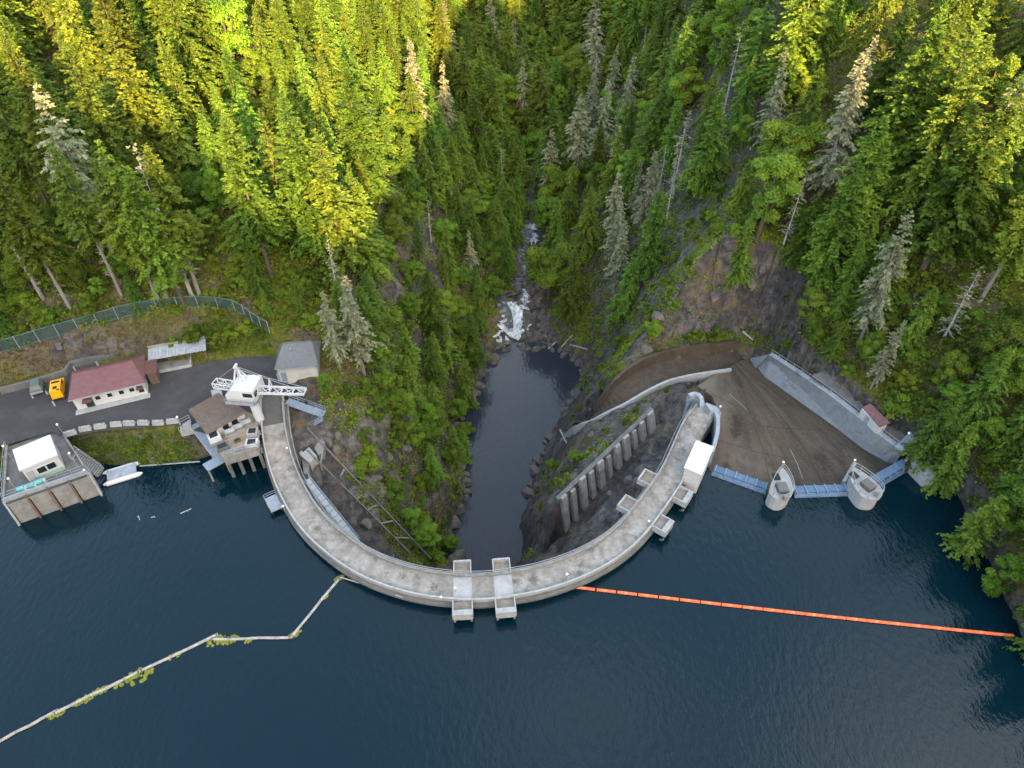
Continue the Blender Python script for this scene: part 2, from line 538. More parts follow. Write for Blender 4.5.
def tps_fit(c):
    n = len(c)
    d = np.hypot(c[:, None, 0] - c[None, :, 0], c[:, None, 1] - c[None, :, 1])
    K = np.where(d > 0, d * d * np.log(d + 1e-9), 0) + np.eye(n) * 25.0
    P_ = np.c_[np.ones(n), c[:, :2]]
    A = np.block([[K, P_], [P_.T, np.zeros((3, 3))]])
    return np.linalg.solve(A, np.r_[c[:, 2], 0, 0, 0])
TPS = tps_fit(ctrl)

def tps(x, y):
    r = TPS[-3] + TPS[-2] * x + TPS[-1] * y
    for i in range(len(ctrl)):
        d2 = (x - ctrl[i, 0]) ** 2 + (y - ctrl[i, 1]) ** 2
        r = r + TPS[i] * .5 * d2 * np.log(d2 + 1e-9)
    return r

up_edge = [(p.x + n.x * 2.2, p.y + n.y * 2.2) for p, n in dam_path]
i_left = dam_index(275, 440)
i_right = dam_index(690, 436)
lake_poly = [(-140, 50), (-96, 66)] + [W2(*q) for q in [(6, 480, 0), (40, 470, 0), (70, 466, 0), (104, 464, 0), (150, 466, 0), (190, 463, 0), (212, 455, 0), (255, 446, 0)]]
lake_poly += up_edge[i_left:i_right:2]
lake_poly += [W2(*q) for q in [(712, 472, 0), (768, 490, 0), (797, 494, 0), (851, 492, 0), (873, 484, 0), (911, 466, 0), (933, 478, 0), (958, 486, 0),
                                (968, 520, 0), (990, 556, 0), (1005, 600, 0), (1030, 648, 0)]]
lake_poly += [(72, 24), (86, 0), (125, -40), (210, -120), (200, -250), (-250, -250), (-260, 10)]
pool_poly = [W2(*q) for q in [(440, 575, -38), (447, 545, -38), (462, 500, -38), (466, 478, -38), (450, 452, -38), (452, 425, -38), (470, 400, -38), (484, 372, -38), (497, 348, -38),
                               (530, 347, -38), (562, 350, -38), (583, 368, -38), (580, 388, -38), (562, 418, -38), (545, 445, -38), (530, 470, -38), (528, 500, -38),
                               (518, 520, -38), (524, 545, -38), (522, 575, -38)]]
chute_c = [(742, 361, -7), (700, 366, -7.4), (665, 373, -8), (640, 384, -9), (616, 401, -11.5), (598, 414, -15), (584, 426, -20), (568, 441, -31)]
chute_w = [3.2, 3.4, 3.4, 3.2, 2.3, 1.9, 1.7, 1.6]
chute_pts = [W(*q) for q in chute_c]
apron_px = [(709, 471, -1.6), (768, 490, -1.6), (797, 493.5, -1.6), (851, 492, -1.6), (884, 479, -1.6), (900, 465, -1.8), (885, 458, -2.2), (866, 450, -2.6), (833, 424, -3.6),
            (800, 398, -4.8), (751, 359, -6.6), (742, 360, -6.6), (716, 374, -6.2), (697, 386, -5.6), (712, 396, -4.6), (719, 412, -3.6), (716, 440, -2.6)]
apron_w = [W(*q) for q in apron_px]
road_px = [(-60, 465), (0, 446), (16, 442), (52, 432), (70, 437), (100, 431), (140, 428), (176, 425), (192, 430), (207, 434), (247, 411), (258, 416), (264, 400), (292, 396),
           (288, 382), (278, 382), (275, 356), (240, 357), (210, 362), (190, 366), (150, 362), (70, 366), (66, 374), (31, 384), (0, 392), (-60, 404)]
road_w = [W2(a, b_, 5) for a, b_ in road_px]
deck_l_px = [(13, 452), (58, 428), (72, 452), (92, 474), (97, 488), (20, 522), (4, 505)]
CLEAR_BANK = [(-8, 470), (14, 440), (70, 436), (185, 425), (200, 458), (190, 466), (80, 468), (0, 482)]

def terrain(x, y):
    h = np.clip(tps(x, y), -46, 190)
    bx = np.maximum(np.abs(x) - 150, 0)
    by = np.maximum(y - 380, 0)
    w = np.clip(np.hypot(bx, by) / 90, 0, 1)
    w = w * w * (3 - 2 * w)
    far = 60 + 50 * np.clip((np.abs(x) - 60) / 200, 0, 1) + 70 * np.clip((y - 400) / 400, 0, 1) + 60 * fbm(x, y, 160, 5)
    h = h * (1 - w) + far * w
    # unseen ridge added behind the camera to keep the gorge in shade
    sk = np.interp(x, RIDGE_X, RIDGE_H)
    rb = np.clip(1 - np.abs(y + 350) / 110, 0, 1)
    back = sk * (rb ** .8)
    h = np.where(y < -180, np.maximum(back, np.where(y < -250, 20, -20)), h)
    sl = np.clip((8 - h) / 12, 0, 1) * np.clip((h + 44) / 6, 0, 1)
    dc, zc = segdist(x, y, [(p.x, p.y) for p in chute_pts], False, [p.z for p in chute_pts])
    nfac = np.clip((dc - 3) / 12, .12, 1)
    h = h + (fbm(x, y, 14, 11, 4) * 4.0 * np.clip(.35 + sl, 0, 1) + fbm(x, y, 7, 21, 4, True) * 5.5 * sl + fbm(x, y, 2.6, 31, 2, True) * 2.6 * sl) * nfac
    # rocky shelf and bank steps
    def flat(poly, z, mg):
        nonlocal h
        ins = inpoly(x, y, poly)
        d = np.where(ins, 0, segdist(x, y, poly))
        k = np.clip(1 - d / mg, 0, 1)
        k = k * k * (3 - 2 * k)
        h = h * (1 - k) + z * k
    flat(road_w, 4.88, 3.0)
    # grassy bank between road blocks and water handled by lake slope
    ins = inpoly(x, y, lake_poly)
    d = segdist(x, y, lake_poly)
    inner = (y > -230)
    h = np.where(ins & inner, np.minimum(h, -np.minimum(d * 1.1, 12) - .25), h)
    near = (~ins) & (d < 7) & (y < 76) 
    h = np.where(near & (x < -44), np.minimum(h, .25 + d * .95), h)
    # gorge pool
    ins = inpoly(x, y, pool_poly)
    d = segdist(x, y, pool_poly)
    h = np.where(ins, np.minimum(h, -38.3 - np.minimum(d, 3) * .5), h)
    nb = (~ins) & (d < 3.0)
    h = np.where(nb, np.minimum(h, -38.6 + d * 5.0), h)
    h = np.where((~ins) & (d < 14) & (y < 145), np.maximum(h, -38.2), h)
    d, z = segdist(x, y, [(p.x, p.y) for p in dam_pts], False, [p.z for p in dam_pts])
    h = np.where(d < 4.4, np.minimum(h, z - 1.6), h)
    wa, wb = W(559, 500, -9), W(654, 409, -6.5)
    d, z = segdist(x, y, [(wa.x, wa.y), (wb.x, wb.y)], False, [wa.z, wb.z])
    front = (x - wa.x) * (wb.y - wa.y) - (y - wa.y) * (wb.x - wa.x) > 0
    tt = np.clip((z + 9) / 2.5, 0, 1)
    h = np.where((d < 4.5) & front, np.minimum(h, z - 7.5 + 4.2 * tt + 1.2 * np.maximum(d - 2.2, 0)), h)
    h = np.where((d < 3.0) & ~front, np.clip(h, z - 1.2, z - .3), h)
    # spillway apron and chute are cut into the rock
    ins = inpoly(x, y, [(p.x, p.y) for p in apron_w])
    d = np.where(ins, 0, segdist(x, y, [(p.x, p.y) for p in apron_w]))
    h = np.where(d < 1.2, np.minimum(h, -9.5), h)
    d, z = segdist(x, y, [(p.x, p.y) for p in chute_pts], False, [p.z for p in chute_pts])
    wd = np.interp(z, [p.z for p in chute_pts][::-1], chute_w[::-1])
    h = np.where(d < wd + 5, np.minimum(h, z + .9 + (d - wd) * .35), h)
    h = np.where(d < wd + .6, np.minimum(h, z - 1.0), h)
    return h

RIDGE_X = np.array([-1600, -600, -300, -130, -22, 26, 55, 72, 90, 104, 125, 150, 165, 180, 220, 300, 600, 1600], float)
RIDGE_H = np.array([130, 158, 168, 172, 168, 158, 141, 129, 133, 143, 164, 172, 156, 134, 146, 180, 180, 150], float)  # skyline shaped by hand to choose which treetops catch the sun

def axis(segs):
    out = []
    for a, b_, st in segs:
        out.append(np.arange(a, b_, st))
    out.append([segs[-1][1]])
    return np.concatenate(out)
gx = axis([(-1600, -400, 60), (-400, -240, 20), (-240, -150, 4), (-150, 150, 1.0), (150, 240, 4), (240, 400, 20), (400, 1600, 60)])
gy = axis([(-900, -480, 30), (-480, -220, 8), (-220, 36, 8), (36, 240, 1.0), (240, 400, 3), (400, 520, 12), (520, 1600, 60)])
GX, GY = np.meshgrid(gx, gy)
GH = terrain(GX, GY)
# rough rock: push exposed steep ground about sideways a little so that faces break up
nx, ny = len(gx), len(gy)
jit = np.clip((6 - GH) / 8, 0, 1) * (GY > 40) * (GY < 235) * (np.abs(GX) < 145)
JX = GX + fbm(GX, GY, 5, 41, 2) * 1.4 * jit
JY = GY + fbm(GX, GY, 5, 51, 2) * 1.4 * jit
idx = np.arange(nx * ny).reshape(ny, nx)
quads = np.stack([idx[:-1, :-1], idx[:-1, 1:], idx[1:, 1:], idx[1:, :-1]], -1).reshape(-1, 4)

def H(x, y):
    i = np.clip(np.searchsorted(gx, x) - 1, 0, nx - 2)
    j = np.clip(np.searchsorted(gy, y) - 1, 0, ny - 2)
    fx = (x - gx[i]) / (gx[i + 1] - gx[i])
    fy = (y - gy[j]) / (gy[j + 1] - gy[j])
    return (GH[j, i] * (1 - fx) + GH[j, i + 1] * fx) * (1 - fy) + (GH[j + 1, i] * (1 - fx) + GH[j + 1, i + 1] * fx) * fy

def Wt(px, py, h=0.0):
    """first point along the view ray where the ground plus h is reached"""
    d = ray(px, py)
    t = np.arange(20, 520, .5)
    X, Y, Z = d.x * t, d.y * t, CH + d.z * t
    g = H(X, Y) + h
    k = np.argmax(Z < g)
    if not (Z < g).any(): return None
    return Vector((X[k], Y[k], g[k] - h))

COVER = [([(496, 352), (512, 300), (518, 225), (548, 225), (552, 290), (566, 352)], -.2),
         ([(600, 380), (640, 318), (672, 262), (705, 175), (735, 178), (735, 290), (790, 325), (840, 395), (740, 350), (640, 365)], .3),
         ([(322, 400), (400, 400), (480, 400), (470, 480), (445, 580), (400, 570), (320, 500), (280, 440)], .45),
         ([(280, 385), (340, 380), (360, 420), (350, 520), (420, 580), (300, 540), (270, 440)], .1),
         ([(530, 580), (530, 470), (560, 430), (600, 385), (660, 360), (750, 345), (760, 360), (700, 400), (690, 460), (640, 540), (580, 590)], .12)]
# terrain material: rock on steep faces, moss, dirt and forest floor elsewhere
def terrain_mat():
    m = bpy.data.materials.new('gorge_ground')
    m.use_nodes = True
    nt = m.node_tree
    N, L = nt.nodes, nt.links
    b = N['Principled BSDF']
    b.inputs['Roughness'].default_value = .95
    b.inputs['Specular IOR Level'].default_value = .15
    tc = N.new('ShaderNodeTexCoord')
    def noise(s, d=6, r=.6):
        n = N.new('ShaderNodeTexNoise')
        n.inputs['Scale'].default_value = s
        n.inputs['Detail'].default_value = d
        n.inputs['Roughness'].default_value = r
        L.new(tc.outputs['Object'], n.inputs['Vector'])
        return n
    def ramp(src, a, b_):
        r = N.new('ShaderNodeMapRange')
        r.inputs['From Min'].default_value = a
        r.inputs['From Max'].default_value = b_
        L.new(src, r.inputs['Value'])
        return r.outputs['Result']
    def mix(f, a, c):
        x = N.new('ShaderNodeMix')
        x.data_type = 'RGBA'
        for k, v in (('A', a), ('B', c)):
            if isinstance(v, tuple): x.inputs[k].default_value = (*v, 1)
            else: L.new(v, x.inputs[k])
        L.new(f, x.inputs['Factor'])
        return x.outputs['Result']
    n1, n2, n3, n4 = noise(.55, 10, .78), noise(.09, 5), noise(1.3, 6, .75), noise(.18, 8, .75)
    rock = mix(ramp(n1.outputs['Fac'], .4, .62), (.042, .04, .045), (.25, .225, .2))
    rock = mix(ramp(n4.outputs['Fac'], .53, .64), rock, (.27, .175, .075))
    mpv = N.new('ShaderNodeMapping')
    mpv.inputs['Rotation'].default_value = (.5, .3, .4)
    mpv.inputs['Scale'].default_value = (1.2, .7, .4)
    L.new(tc.outputs['Object'], mpv.inputs['Vector'])
    nd = N.new('ShaderNodeMix'); nd.data_type = 'RGBA'; nd.inputs['Factor'].default_value = .62
    L.new(mpv.outputs['Vector'], nd.inputs['A']); L.new(n1.outputs['Color'], nd.inputs['B'])
    vo = N.new('ShaderNodeTexVoronoi')
    vo.feature = 'DISTANCE_TO_EDGE'
    vo.inputs['Scale'].default_value = .75
    L.new(nd.outputs['Result'], vo.inputs['Vector'])
    vo2 = N.new('ShaderNodeTexVoronoi')
    vo2.inputs['Scale'].default_value = .75
    L.new(nd.outputs['Result'], vo2.inputs['Vector'])
    sv = N.new('ShaderNodeSeparateColor')
    L.new(vo2.outputs['Color'], sv.inputs[0])
    rock = mix(ramp(sv.outputs[0], -.3, 1.5), rock, (.05, .048, .052))
    rock = mix(ramp(vo.outputs['Distance'], .07, -.12), rock, (.03, .028, .028))
    soil = mix(ramp(n3.outputs['Fac'], .4, .62), (.075, .055, .035), (.2, .155, .1))
    moss = mix(ramp(n3.outputs['Fac'], .38, .62), (.06, .075, .012), (.17, .16, .028))
    soil2 = mix(ramp(n2.outputs['Fac'], .42, .56), soil, moss)
    geo = N.new('ShaderNodeNewGeometry')
    sx = N.new('ShaderNodeSeparateXYZ')
    L.new(geo.outputs['Normal'], sx.inputs[0])
    ad = N.new('ShaderNodeMath')
    ad.operation = 'ADD'
    ad2 = N.new('ShaderNodeMath')
    ad2.operation = 'MULTIPLY_ADD'
    ad2.inputs[1].default_value = .5
    ad2.inputs[2].default_value = -.25
    L.new(n1.outputs['Fac'], ad2.inputs[0])
    L.new(sx.outputs['Z'], ad.inputs[0])
    L.new(ad2.outputs[0], ad.inputs[1])
    ca_ = N.new('ShaderNodeAttribute')
    ca_.attribute_name = 'cover'
    ad3 = N.new('ShaderNodeMath')
    ad3.operation = 'MULTIPLY_ADD'
    ad3.inputs[1].default_value = .45
    ad3.inputs[2].default_value = -.45
    L.new(ca_.outputs['Fac'], ad3.inputs[0])
    ad4 = N.new('ShaderNodeMath')
    ad4.operation = 'ADD'
    L.new(ad.outputs[0], ad4.inputs[0])
    L.new(ad3.outputs[0], ad4.inputs[1])
    L.new(mix(ramp(ad4.outputs[0], .55, .8), rock, soil2), b.inputs['Base Color'])
    bp = N.new('ShaderNodeBump')
    bp.inputs['Strength'].default_value = 1.0
    bp.inputs['Distance'].default_value = 1.0
    L.new(n1.outputs['Fac'], bp.inputs['Height'])
    L.new(bp.outputs['Normal'], b.inputs['Normal'])
    return m
dzz = GH - CH
dpp = np.maximum(GY * CT - dzz * ST, 1)
TPX, TPY = 512 + FPX * GX / dpp, 384 - FPX * (GY * ST + dzz * CT) / dpp
cov = np.ones(GH.shape)
for pl_, v_ in COVER: cov = np.where(inpoly(TPX, TPY, pl_), v_, cov)
me = np_mesh('terrain', np.stack([JX, JY, GH], -1).reshape(-1, 3), quads, None, terrain_mat())
at_ = me.attributes.new('cover', 'FLOAT', 'POINT'); at_.data.foreach_set('value', cov.astype(np.float32).ravel())
o = bpy.data.objects.new('terrain', me)
col.objects.link(o)
setp(o, 'rocky gorge ground with mossy slopes and forest floor', None, None, 'structure')

# ------------------------------------------------------------------ water and roads
mb = MB()
mb.sheet(lake_poly, 0.0)
setp(mb.build('reservoir_water', M['lake']), 'dark teal reservoir water behind the arch dam', None, None, 'structure')
mb = MB()
big = [((x - 0) * 1.0, y) for x, y in pool_poly]
c = (sum(p[0] for p in big) / len(big), sum(p[1] for p in big) / len(big))
big = [(c[0] + (p[0] - c[0]) * 1.18, c[1] + (p[1] - c[1]) * 1.06) for p in big]
mb.sheet(big, -38.0)
setp(mb.build('pool_water', M['pool']), 'still slate grey pool at the bottom of the gorge', None, None, 'structure')
mb = MB()
mb.sheet(road_w, 5.0)
setp(mb.build('road', M['asphalt']), 'dark asphalt yard and road beside the reservoir', None, None, 'structure')

# stream and rapids up the gorge
sp = catmull([Vector((-1.5, 152, -37.4)), Vector((-3.2, 160, -36.6)), Vector((2, 172, -36)), Vector((3, 188, -35.4)), Vector((5, 206, -33.6)), Vector((9, 238, -30.2))], 2.0)
spn = with_normals(sp)
mb = MB()
rows = []
for i, (p, n) in enumerate(spn):
    wd = 2.0 + .8 * math.sin(i * .9)
    zz = float(H(np.array(p.x), np.array(p.y)))
    rows.append([(p.x + n.x * k * wd / 3, p.y + n.y * k * wd / 3, max(zz, p.z) + .35 + .15 * math.sin(i * 2.1 + k)) for k in range(-3, 4)])
vs = [v for r in rows for v in r]
fs = [(i * 7 + k, i * 7 + k + 1, (i + 1) * 7 + k + 1, (i + 1) * 7 + k) for i in range(len(rows) - 1) for k in range(6)]
mb.add(vs, fs)
setp(mb.build('stream_water', M['stream'], None, True), 'shallow rocky stream running down to the pool', None, None, 'structure')
def cascade(pxs, z0, z1, name, label, seed):
    r = random.Random(seed)
    pl = [W(*q) for q in pxs]
    n, m_ = 26, 24
    mb = MB()
    a, b_, c, d = pl
    vs = []
    for j in range(m_ + 1):
        for i in range(n + 1):
            s, t = i / n, j / m_
            p = (a * (1 - s) + b_ * s) * (1 - t) + (d * (1 - s) + c * s) * t
            edge = min(s, 1 - s, t, 1 - t)
            g = float(H(np.array(p.x), np.array(p.y)))
            vs.append((p.x + r.uniform(-.25, .25) + (.9 * math.sin(j * .9 + seed) + .5 * math.sin(j * 2.3)) * (abs(s - .5) * 2), p.y + r.uniform(-.25, .25) + .9 * math.sin(i * .8 + seed) * (abs(t - .5) * 2), max(p.z, g) - .25 + (.5 + r.uniform(0, .5)) * min(1, edge * 7)))
    fs = [(j * (n + 1) + i, j * (n + 1) + i + 1, (j + 1) * (n + 1) + i + 1, (j + 1) * (n + 1) + i) for j in range(m_) for i in range(n)]
    mb.add(vs, fs)
    setp(mb.build(name, M['spray'], None, True), label, None, None, 'structure')
cascade([(496, 346, -37.9), (527, 334, -37.6), (527, 306, -35.4), (505, 311, -36)], 0, 0, 'white_water', 'foaming white rapids pouring into the pool', 3)
cascade([(517, 310, -36), (528, 308, -35.6), (526, 290, -35), (520, 291, -35)], 0, 0, 'stream_rapid', 'narrow white chute of water above the rapids', 4)
cascade([(524, 245, -33), (537, 245, -33), (536, 224, -31.5), (528, 224, -31.5)], 0, 0, 'upper_white_water', 'small white cascade far up the gorge', 5)

# ------------------------------------------------------------------ arch dam
UPZ = Vector((0, 0, 1))
def frame(i):
    p, n = dam_path[i]
    return p.copy(), Vector((-n.y, n.x, 0)), n      # position, tangent (left to right), upstream normal
iA, iB = dam_index(646, 514), dam_index(664, 488)
iC, iD = dam_index(466, 588), dam_index(506, 587)
nP = len(dam_path)
mid = dam_path[nP // 2][0]
dam = thing('arch_dam', 'curved grey concrete arch dam with a walkable mottled crest', 'dam', (mid.x, mid.y, 0))
i_as = dam_index(276, 434)
mb = MB()
mb.sweep(dam_path, [(-2.35, 3.25), (2.35, 3.25), (2.35, -16), (-.4, -44), (-2.35, -44)])
mb.build('dam_wall', M['face'], dam)
mb = MB(); mb.sweep(dam_path[i_as:], [(-2.05, 3.252), (2.05, 3.252), (2.05, 3.5), (-2.05, 3.5)])
mb.build('crest_deck', M['deck'], dam)
mb = MB(); mb.sweep(dam_path[:i_as + 1], [(-2.05, 3.252), (2.05, 3.252), (2.05, 3.53), (-2.05, 3.53)])
setp(mb.build('approach_deck', M['asphalt2'], dam), 'dark asphalt approach at the left end of the crest')
mb = MB(); mb.sweep(dam_path, [(-2.4, 3.256), (-2.055, 3.256), (-2.055, 3.95), (-2.4, 3.95)])
mb.build('downstream_parapet', M['conc'], dam)
mb = MB(); mb.sweep(dam_path[2:], [(-3.1, 2.5), (-2.36, 2.5), (-2.36, 2.85), (-2.9, 2.85), (-2.9, 3.3), (-3.1, 3.3)])
mb.build('downstream_ledge', M['conc'], dam)
def cut(a, b_, skip):
    runs, cur = [], []
    for i in range(a, b_):
        if any(abs(i - s) < 3 for s in skip):
            if len(cur) > 1: runs.append(cur)
            cur = []
        else: cur.append(i)
    if len(cur) > 1: runs.append(cur)
    return runs
mb = MB()
mb.sweep(dam_path[:dam_index(690, 436)], [(2.055, 3.256), (2.36, 3.256), (2.36, 3.9), (2.055, 3.9)])
mb.build('upstream_parapet', M['conc_light'], dam)
mb = MB()
mb.sweep(dam_path[i_left:dam_index(684, 452)], [(2.355, 1.9), (2.8, 2.2), (2.8, 2.6), (2.355, 2.75)])
mb.build('upstream_corbel', M['conc_dark'], dam)
mb = MB(); mb.sweep(dam_path[i_left:dam_index(684, 452)], [(2.352, .4), (2.372, .4), (2.372, 1.95), (2.352, 1.95)]); mb.build('waterline_shadow', M['conc_dark'], dam)  # dark band paints in the shadow along the waterline
mb = MB()
for i in range(3, nP - 2, 3):
    p, t, n = frame(i)
    mb.tube(p - n * 2.22 + UPZ * 3.9, p - n * 2.22 + UPZ * 4.85, .045, n=5)
for k in (4.4, 4.84):
    for i in range(3, nP - 3):
        p, t, n = frame(i); q, _, n2 = frame(i + 1)
        mb.beam(p - n * 2.22 + UPZ * k, q - n2 * 2.22 + UPZ * k, .06)
mb.build('railing', M['steel'], dam)
# construction joints across the crest are thin raised sills
for i in range(i_as + 6, nP - 3, 7):
    p, t, n = frame(i)
    mb = MB(); mb.obox(p, t, n, (-.05, .05), (-2.04, 2.04), (3.49, 3.51))
    mb.build('deck_joint', M['conc'], dam)

def tray(i, o0, o1, hw, closed_side, zf=3.56, name='platform', nn=None):
    """a walled platform bracketed off the crest; o0..o1 is the offset range, closed_side +1/-1 where the end wall is"""
    p, t, n = frame(i)
    if nn is not None: n = Vector(nn) * .82; t = Vector((-n.y, n.x, 0))
    a = MB()
    a.obox(p, t, n, (-hw + .2, hw - .2), (min(o0, o1) + .02, max(o0, o1) - .02), (zf - .25, zf))
    fl = a.build(name, M['tray'], dam)
    w = MB()
    lo, hi = min(o0, o1), max(o0, o1)
    w.obox(p, t, n, (-hw, -hw + .2), (lo, hi), (2.9, 4.05))
    w.obox(p, t, n, (hw - .2, hw), (lo, hi), (2.9, 4.05))
    e = hi if closed_side > 0 else lo
    w.obox(p, t, n, (-hw + .202, hw - .202), (e - .3, e), (2.7, 4.1)) if closed_side > 0 else w.obox(p, t, n, (-hw + .202, hw - .202), (e, e + .3), (2.7, 4.1))
    if closed_side > 0:
        w.obox(p, t, n, (-hw + .202, hw - .202), (e - .95, e - .303), (zf + .002, zf + .45))
    w.build('parapet', M['conc_light'], fl)
    for sx in (-hw + .3, hw - .3):
        g = MB()
        q = p + t * sx
        far = q + n * (e - .25 * closed_side) + UPZ * 2.1
        g.beam(far, q + n * (2.3 * closed_side) - UPZ * .2, .28)
        g.build('bracket', M['conc_dark'], fl)
for i, nn in ((iC, (.06, -1, 0)), (iD, (.1, -1, 0))):
    tray(i, 2.4, 5.1, 1.65, 1, nn=nn)
    tray(i, -2.42, -4.9, 1.5, -1, nn=nn)
    p, t, n = frame(i)
    n = Vector(nn) * .82; t = Vector((-n.y, n.x, 0))
    a = MB(); a.obox(p, t, n, (-1.5, 1.5), (-2.0, 2.0), (3.505, 3.56))
    a.build('crossing_slab', M['conc_light'], dam)
for i in (iA, iB):
    tray(i, 2.4, 5.1, 1.65, 1)
    tray(i, -2.42, -5.0, 1.6, -1)

# gatehouse, well wall and wing wall at the right end
def rect_from(pxs, z):
    return [W(a, b_, z) for a, b_ in pxs]
rf = rect_from([(696, 441), (714, 447.5), (702, 474.5), (684, 467)], 5.1)
gh = thing('gatehouse', 'small white gatehouse on the right end of the dam crest', 'building', (rf[2].x, rf[2].y, 0))
cx = sum((p.x for p in rf)) / 4; cy = sum((p.y for p in rf)) / 4
def shrink(P_, k): return [((p.x - cx) * k + cx, (p.y - cy) * k + cy) for p in P_]
mb = MB(); mb.prism(shrink(rf, .9), -3, 4.798); mb.build('wall', M['white_wall'], gh)
mb = MB(); mb.prism([(p.x, p.y) for p in rf], [4.8, 4.8, 4.8, 4.8], [5.3, 5.3, 5.0, 5.0]); mb.build('roof', M['white'], gh)
mb = MB()
a = Vector((*shrink(rf, .9)[3], 0)); b_ = Vector((*shrink(rf, .9)[0], 0))
q = a.lerp(b_, .6); u = (b_ - a).normalized(); v = Vector((-u.y, u.x, 0))
mb.obox(q, u, v, (-.5, .5), (-.06, .06), (2.2, 4.2)); mb.build('door', M['steel_blue'], gh)

wl = [W(*q, 3.4) for q in [(705, 401), (711, 403), (718, 411), (719, 425), (716, 440), (713, 449)]]
wlp = with_normals(catmull(wl, 1.0), 0)
mb = MB(); mb.sweep(wlp, [(-.3, -9), (.3, -9), (.3, 2.7), (-.3, 2.7)])
o = mb.build('well_wall', M['conc_blue'], None)
setp(o, 'thin curved concrete wall around the dark well beside the gatehouse', 'wall')
mb = MB(); mb.sheet([W2(706, 414, -1.5), W2(717, 414, -1.5), W2(717, 445, -1.5), W2(706, 452, -1.5), W2(700, 440, -1.5)], -1.5)
setp(mb.build('well_water', M['lake']), 'dark water in the well beside the gatehouse', None, None, 'structure')
wl = [W(*q, 3.2) for q in [(703, 403), (702, 394), (696, 390), (690, 392)]]
wlp = with_normals(catmull(wl, .7), 0)
mb = MB(); mb.sweep(wlp, [(-.35, -6), (.35, -6), (.35, 2.5), (-.35, 2.5)])
setp(mb.build('wing_wall', M['conc_blue']), 'short curved wing wall at the far tip of the dam crest', 'wall')
st = thing('concrete_steps', 'pale concrete steps at the far tip of the dam crest', 'steps', tuple(W(714, 411, 0)))
mb = MB()
a, b_ = W(708, 406, 3.4), W(718, 415, .5)
u = (b_ - a); u.z = 0; u.normalize(); v = Vector((-u.y, u.x, 0))
for k in range(6):
    mb.obox(a, u, v, (k * .4, k * .4 + .4), (-.9, .9), (-5, -.15 - k * .28))
mb.build('tread', M['conc_blue'], st)

# ------------------------------------------------------------------ spillway
sw = thing('spillway', 'wide brown stained concrete spillway apron right of the dam', 'spillway', tuple(W(790, 430, -3)))
mb = MB()
cpt = W(790, 430, -3.3)
n = len(apron_w)
def lerp3(a, b_, t): return a * (1 - t) + b_ * t
rings = []
for t in (1.0, .75, .5, .25):
    rings.append([lerp3(cpt, p, t) for p in apron_w])
vs = [p for r in rings for p in r] + [cpt]
fs = []
for r in range(3):
    fs += [(r * n + k, r * n + (k + 1) % n, (r + 1) * n + (k + 1) % n, (r + 1) * n + k) for k in range(n)]
fs += [(3 * n + k, 3 * n + (k + 1) % n, 4 * n) for k in range(n)]
b0 = len(vs)
vs += [Vector((p.x, p.y, p.z - 6)) for p in apron_w]
fs += [(k, (k + 1) % n, b0 + (k + 1) % n, b0 + k) for k in range(n)]
mb.add(vs, fs)
apo = mb.build('apron', M['spill'], sw)
m = M['spill']; nt = m.node_tree; N, L = nt.nodes, nt.links
N.clear()
out = N.new('ShaderNodeOutputMaterial'); pb = N.new('ShaderNodeBsdfPrincipled'); L.new(pb.outputs[0], out.inputs[0])
pb.inputs['Roughness'].default_value = .9; pb.inputs['Specular IOR Level'].default_value = .2
cn_ = apron_w[11] - sw.location + Vector((-3, 4, 0))
tc = N.new('ShaderNodeTexCoord'); sb = N.new('ShaderNodeVectorMath'); sb.operation = 'SUBTRACT'; sb.inputs[1].default_value = (cn_.x, cn_.y, 0)
L.new(tc.outputs['Object'], sb.inputs[0])
sp_ = N.new('ShaderNodeSeparateXYZ'); L.new(sb.outputs[0], sp_.inputs[0])
at2 = N.new('ShaderNodeMath'); at2.operation = 'ARCTAN2'; L.new(sp_.outputs['Y'], at2.inputs[0]); L.new(sp_.outputs['X'], at2.inputs[1])
ln_ = N.new('ShaderNodeVectorMath'); ln_.operation = 'LENGTH'; L.new(sb.outputs[0], ln_.inputs[0])
def streak(ka, kr, det):
    a_ = N.new('ShaderNodeMath'); a_.operation = 'MULTIPLY'; a_.inputs[1].default_value = ka; L.new(at2.outputs[0], a_.inputs[0])
    r_ = N.new('ShaderNodeMath'); r_.operation = 'MULTIPLY'; r_.inputs[1].default_value = kr; L.new(ln_.outputs['Value'], r_.inputs[0])
    c_ = N.new('ShaderNodeCombineXYZ'); L.new(a_.outputs[0], c_.inputs[0]); L.new(r_.outputs[0], c_.inputs[1])
    n_ = N.new('ShaderNodeTexNoise'); n_.inputs['Scale'].default_value = 1; n_.inputs['Detail'].default_value = det; n_.inputs['Roughness'].default_value = .65; L.new(c_.outputs[0], n_.inputs['Vector'])
    return n_.outputs['Fac']
def rmp(src, a, b_):
    r_ = N.new('ShaderNodeMapRange'); r_.inputs['From Min'].default_value = a; r_.inputs['From Max'].default_value = b_; L.new(src, r_.inputs['Value']); return r_.outputs['Result']
def mixc(f, a, c_):
    x_ = N.new('ShaderNodeMix'); x_.data_type = 'RGBA'; L.new(f, x_.inputs['Factor'])
    for k_, v_ in (('A', a), ('B', c_)):
        if isinstance(v_, tuple): x_.inputs[k_].default_value = (*v_, 1)
        else: L.new(v_, x_.inputs[k_])
    return x_.outputs['Result']
c0_ = mixc(rmp(streak(14, .07, 8), .36, .62), (.056, .042, .032), (.098, .076, .058))
worn = N.new('ShaderNodeMath'); worn.operation = 'ADD'; L.new(rmp(at2.outputs[0], -1.5, -2.0), worn.inputs[0])
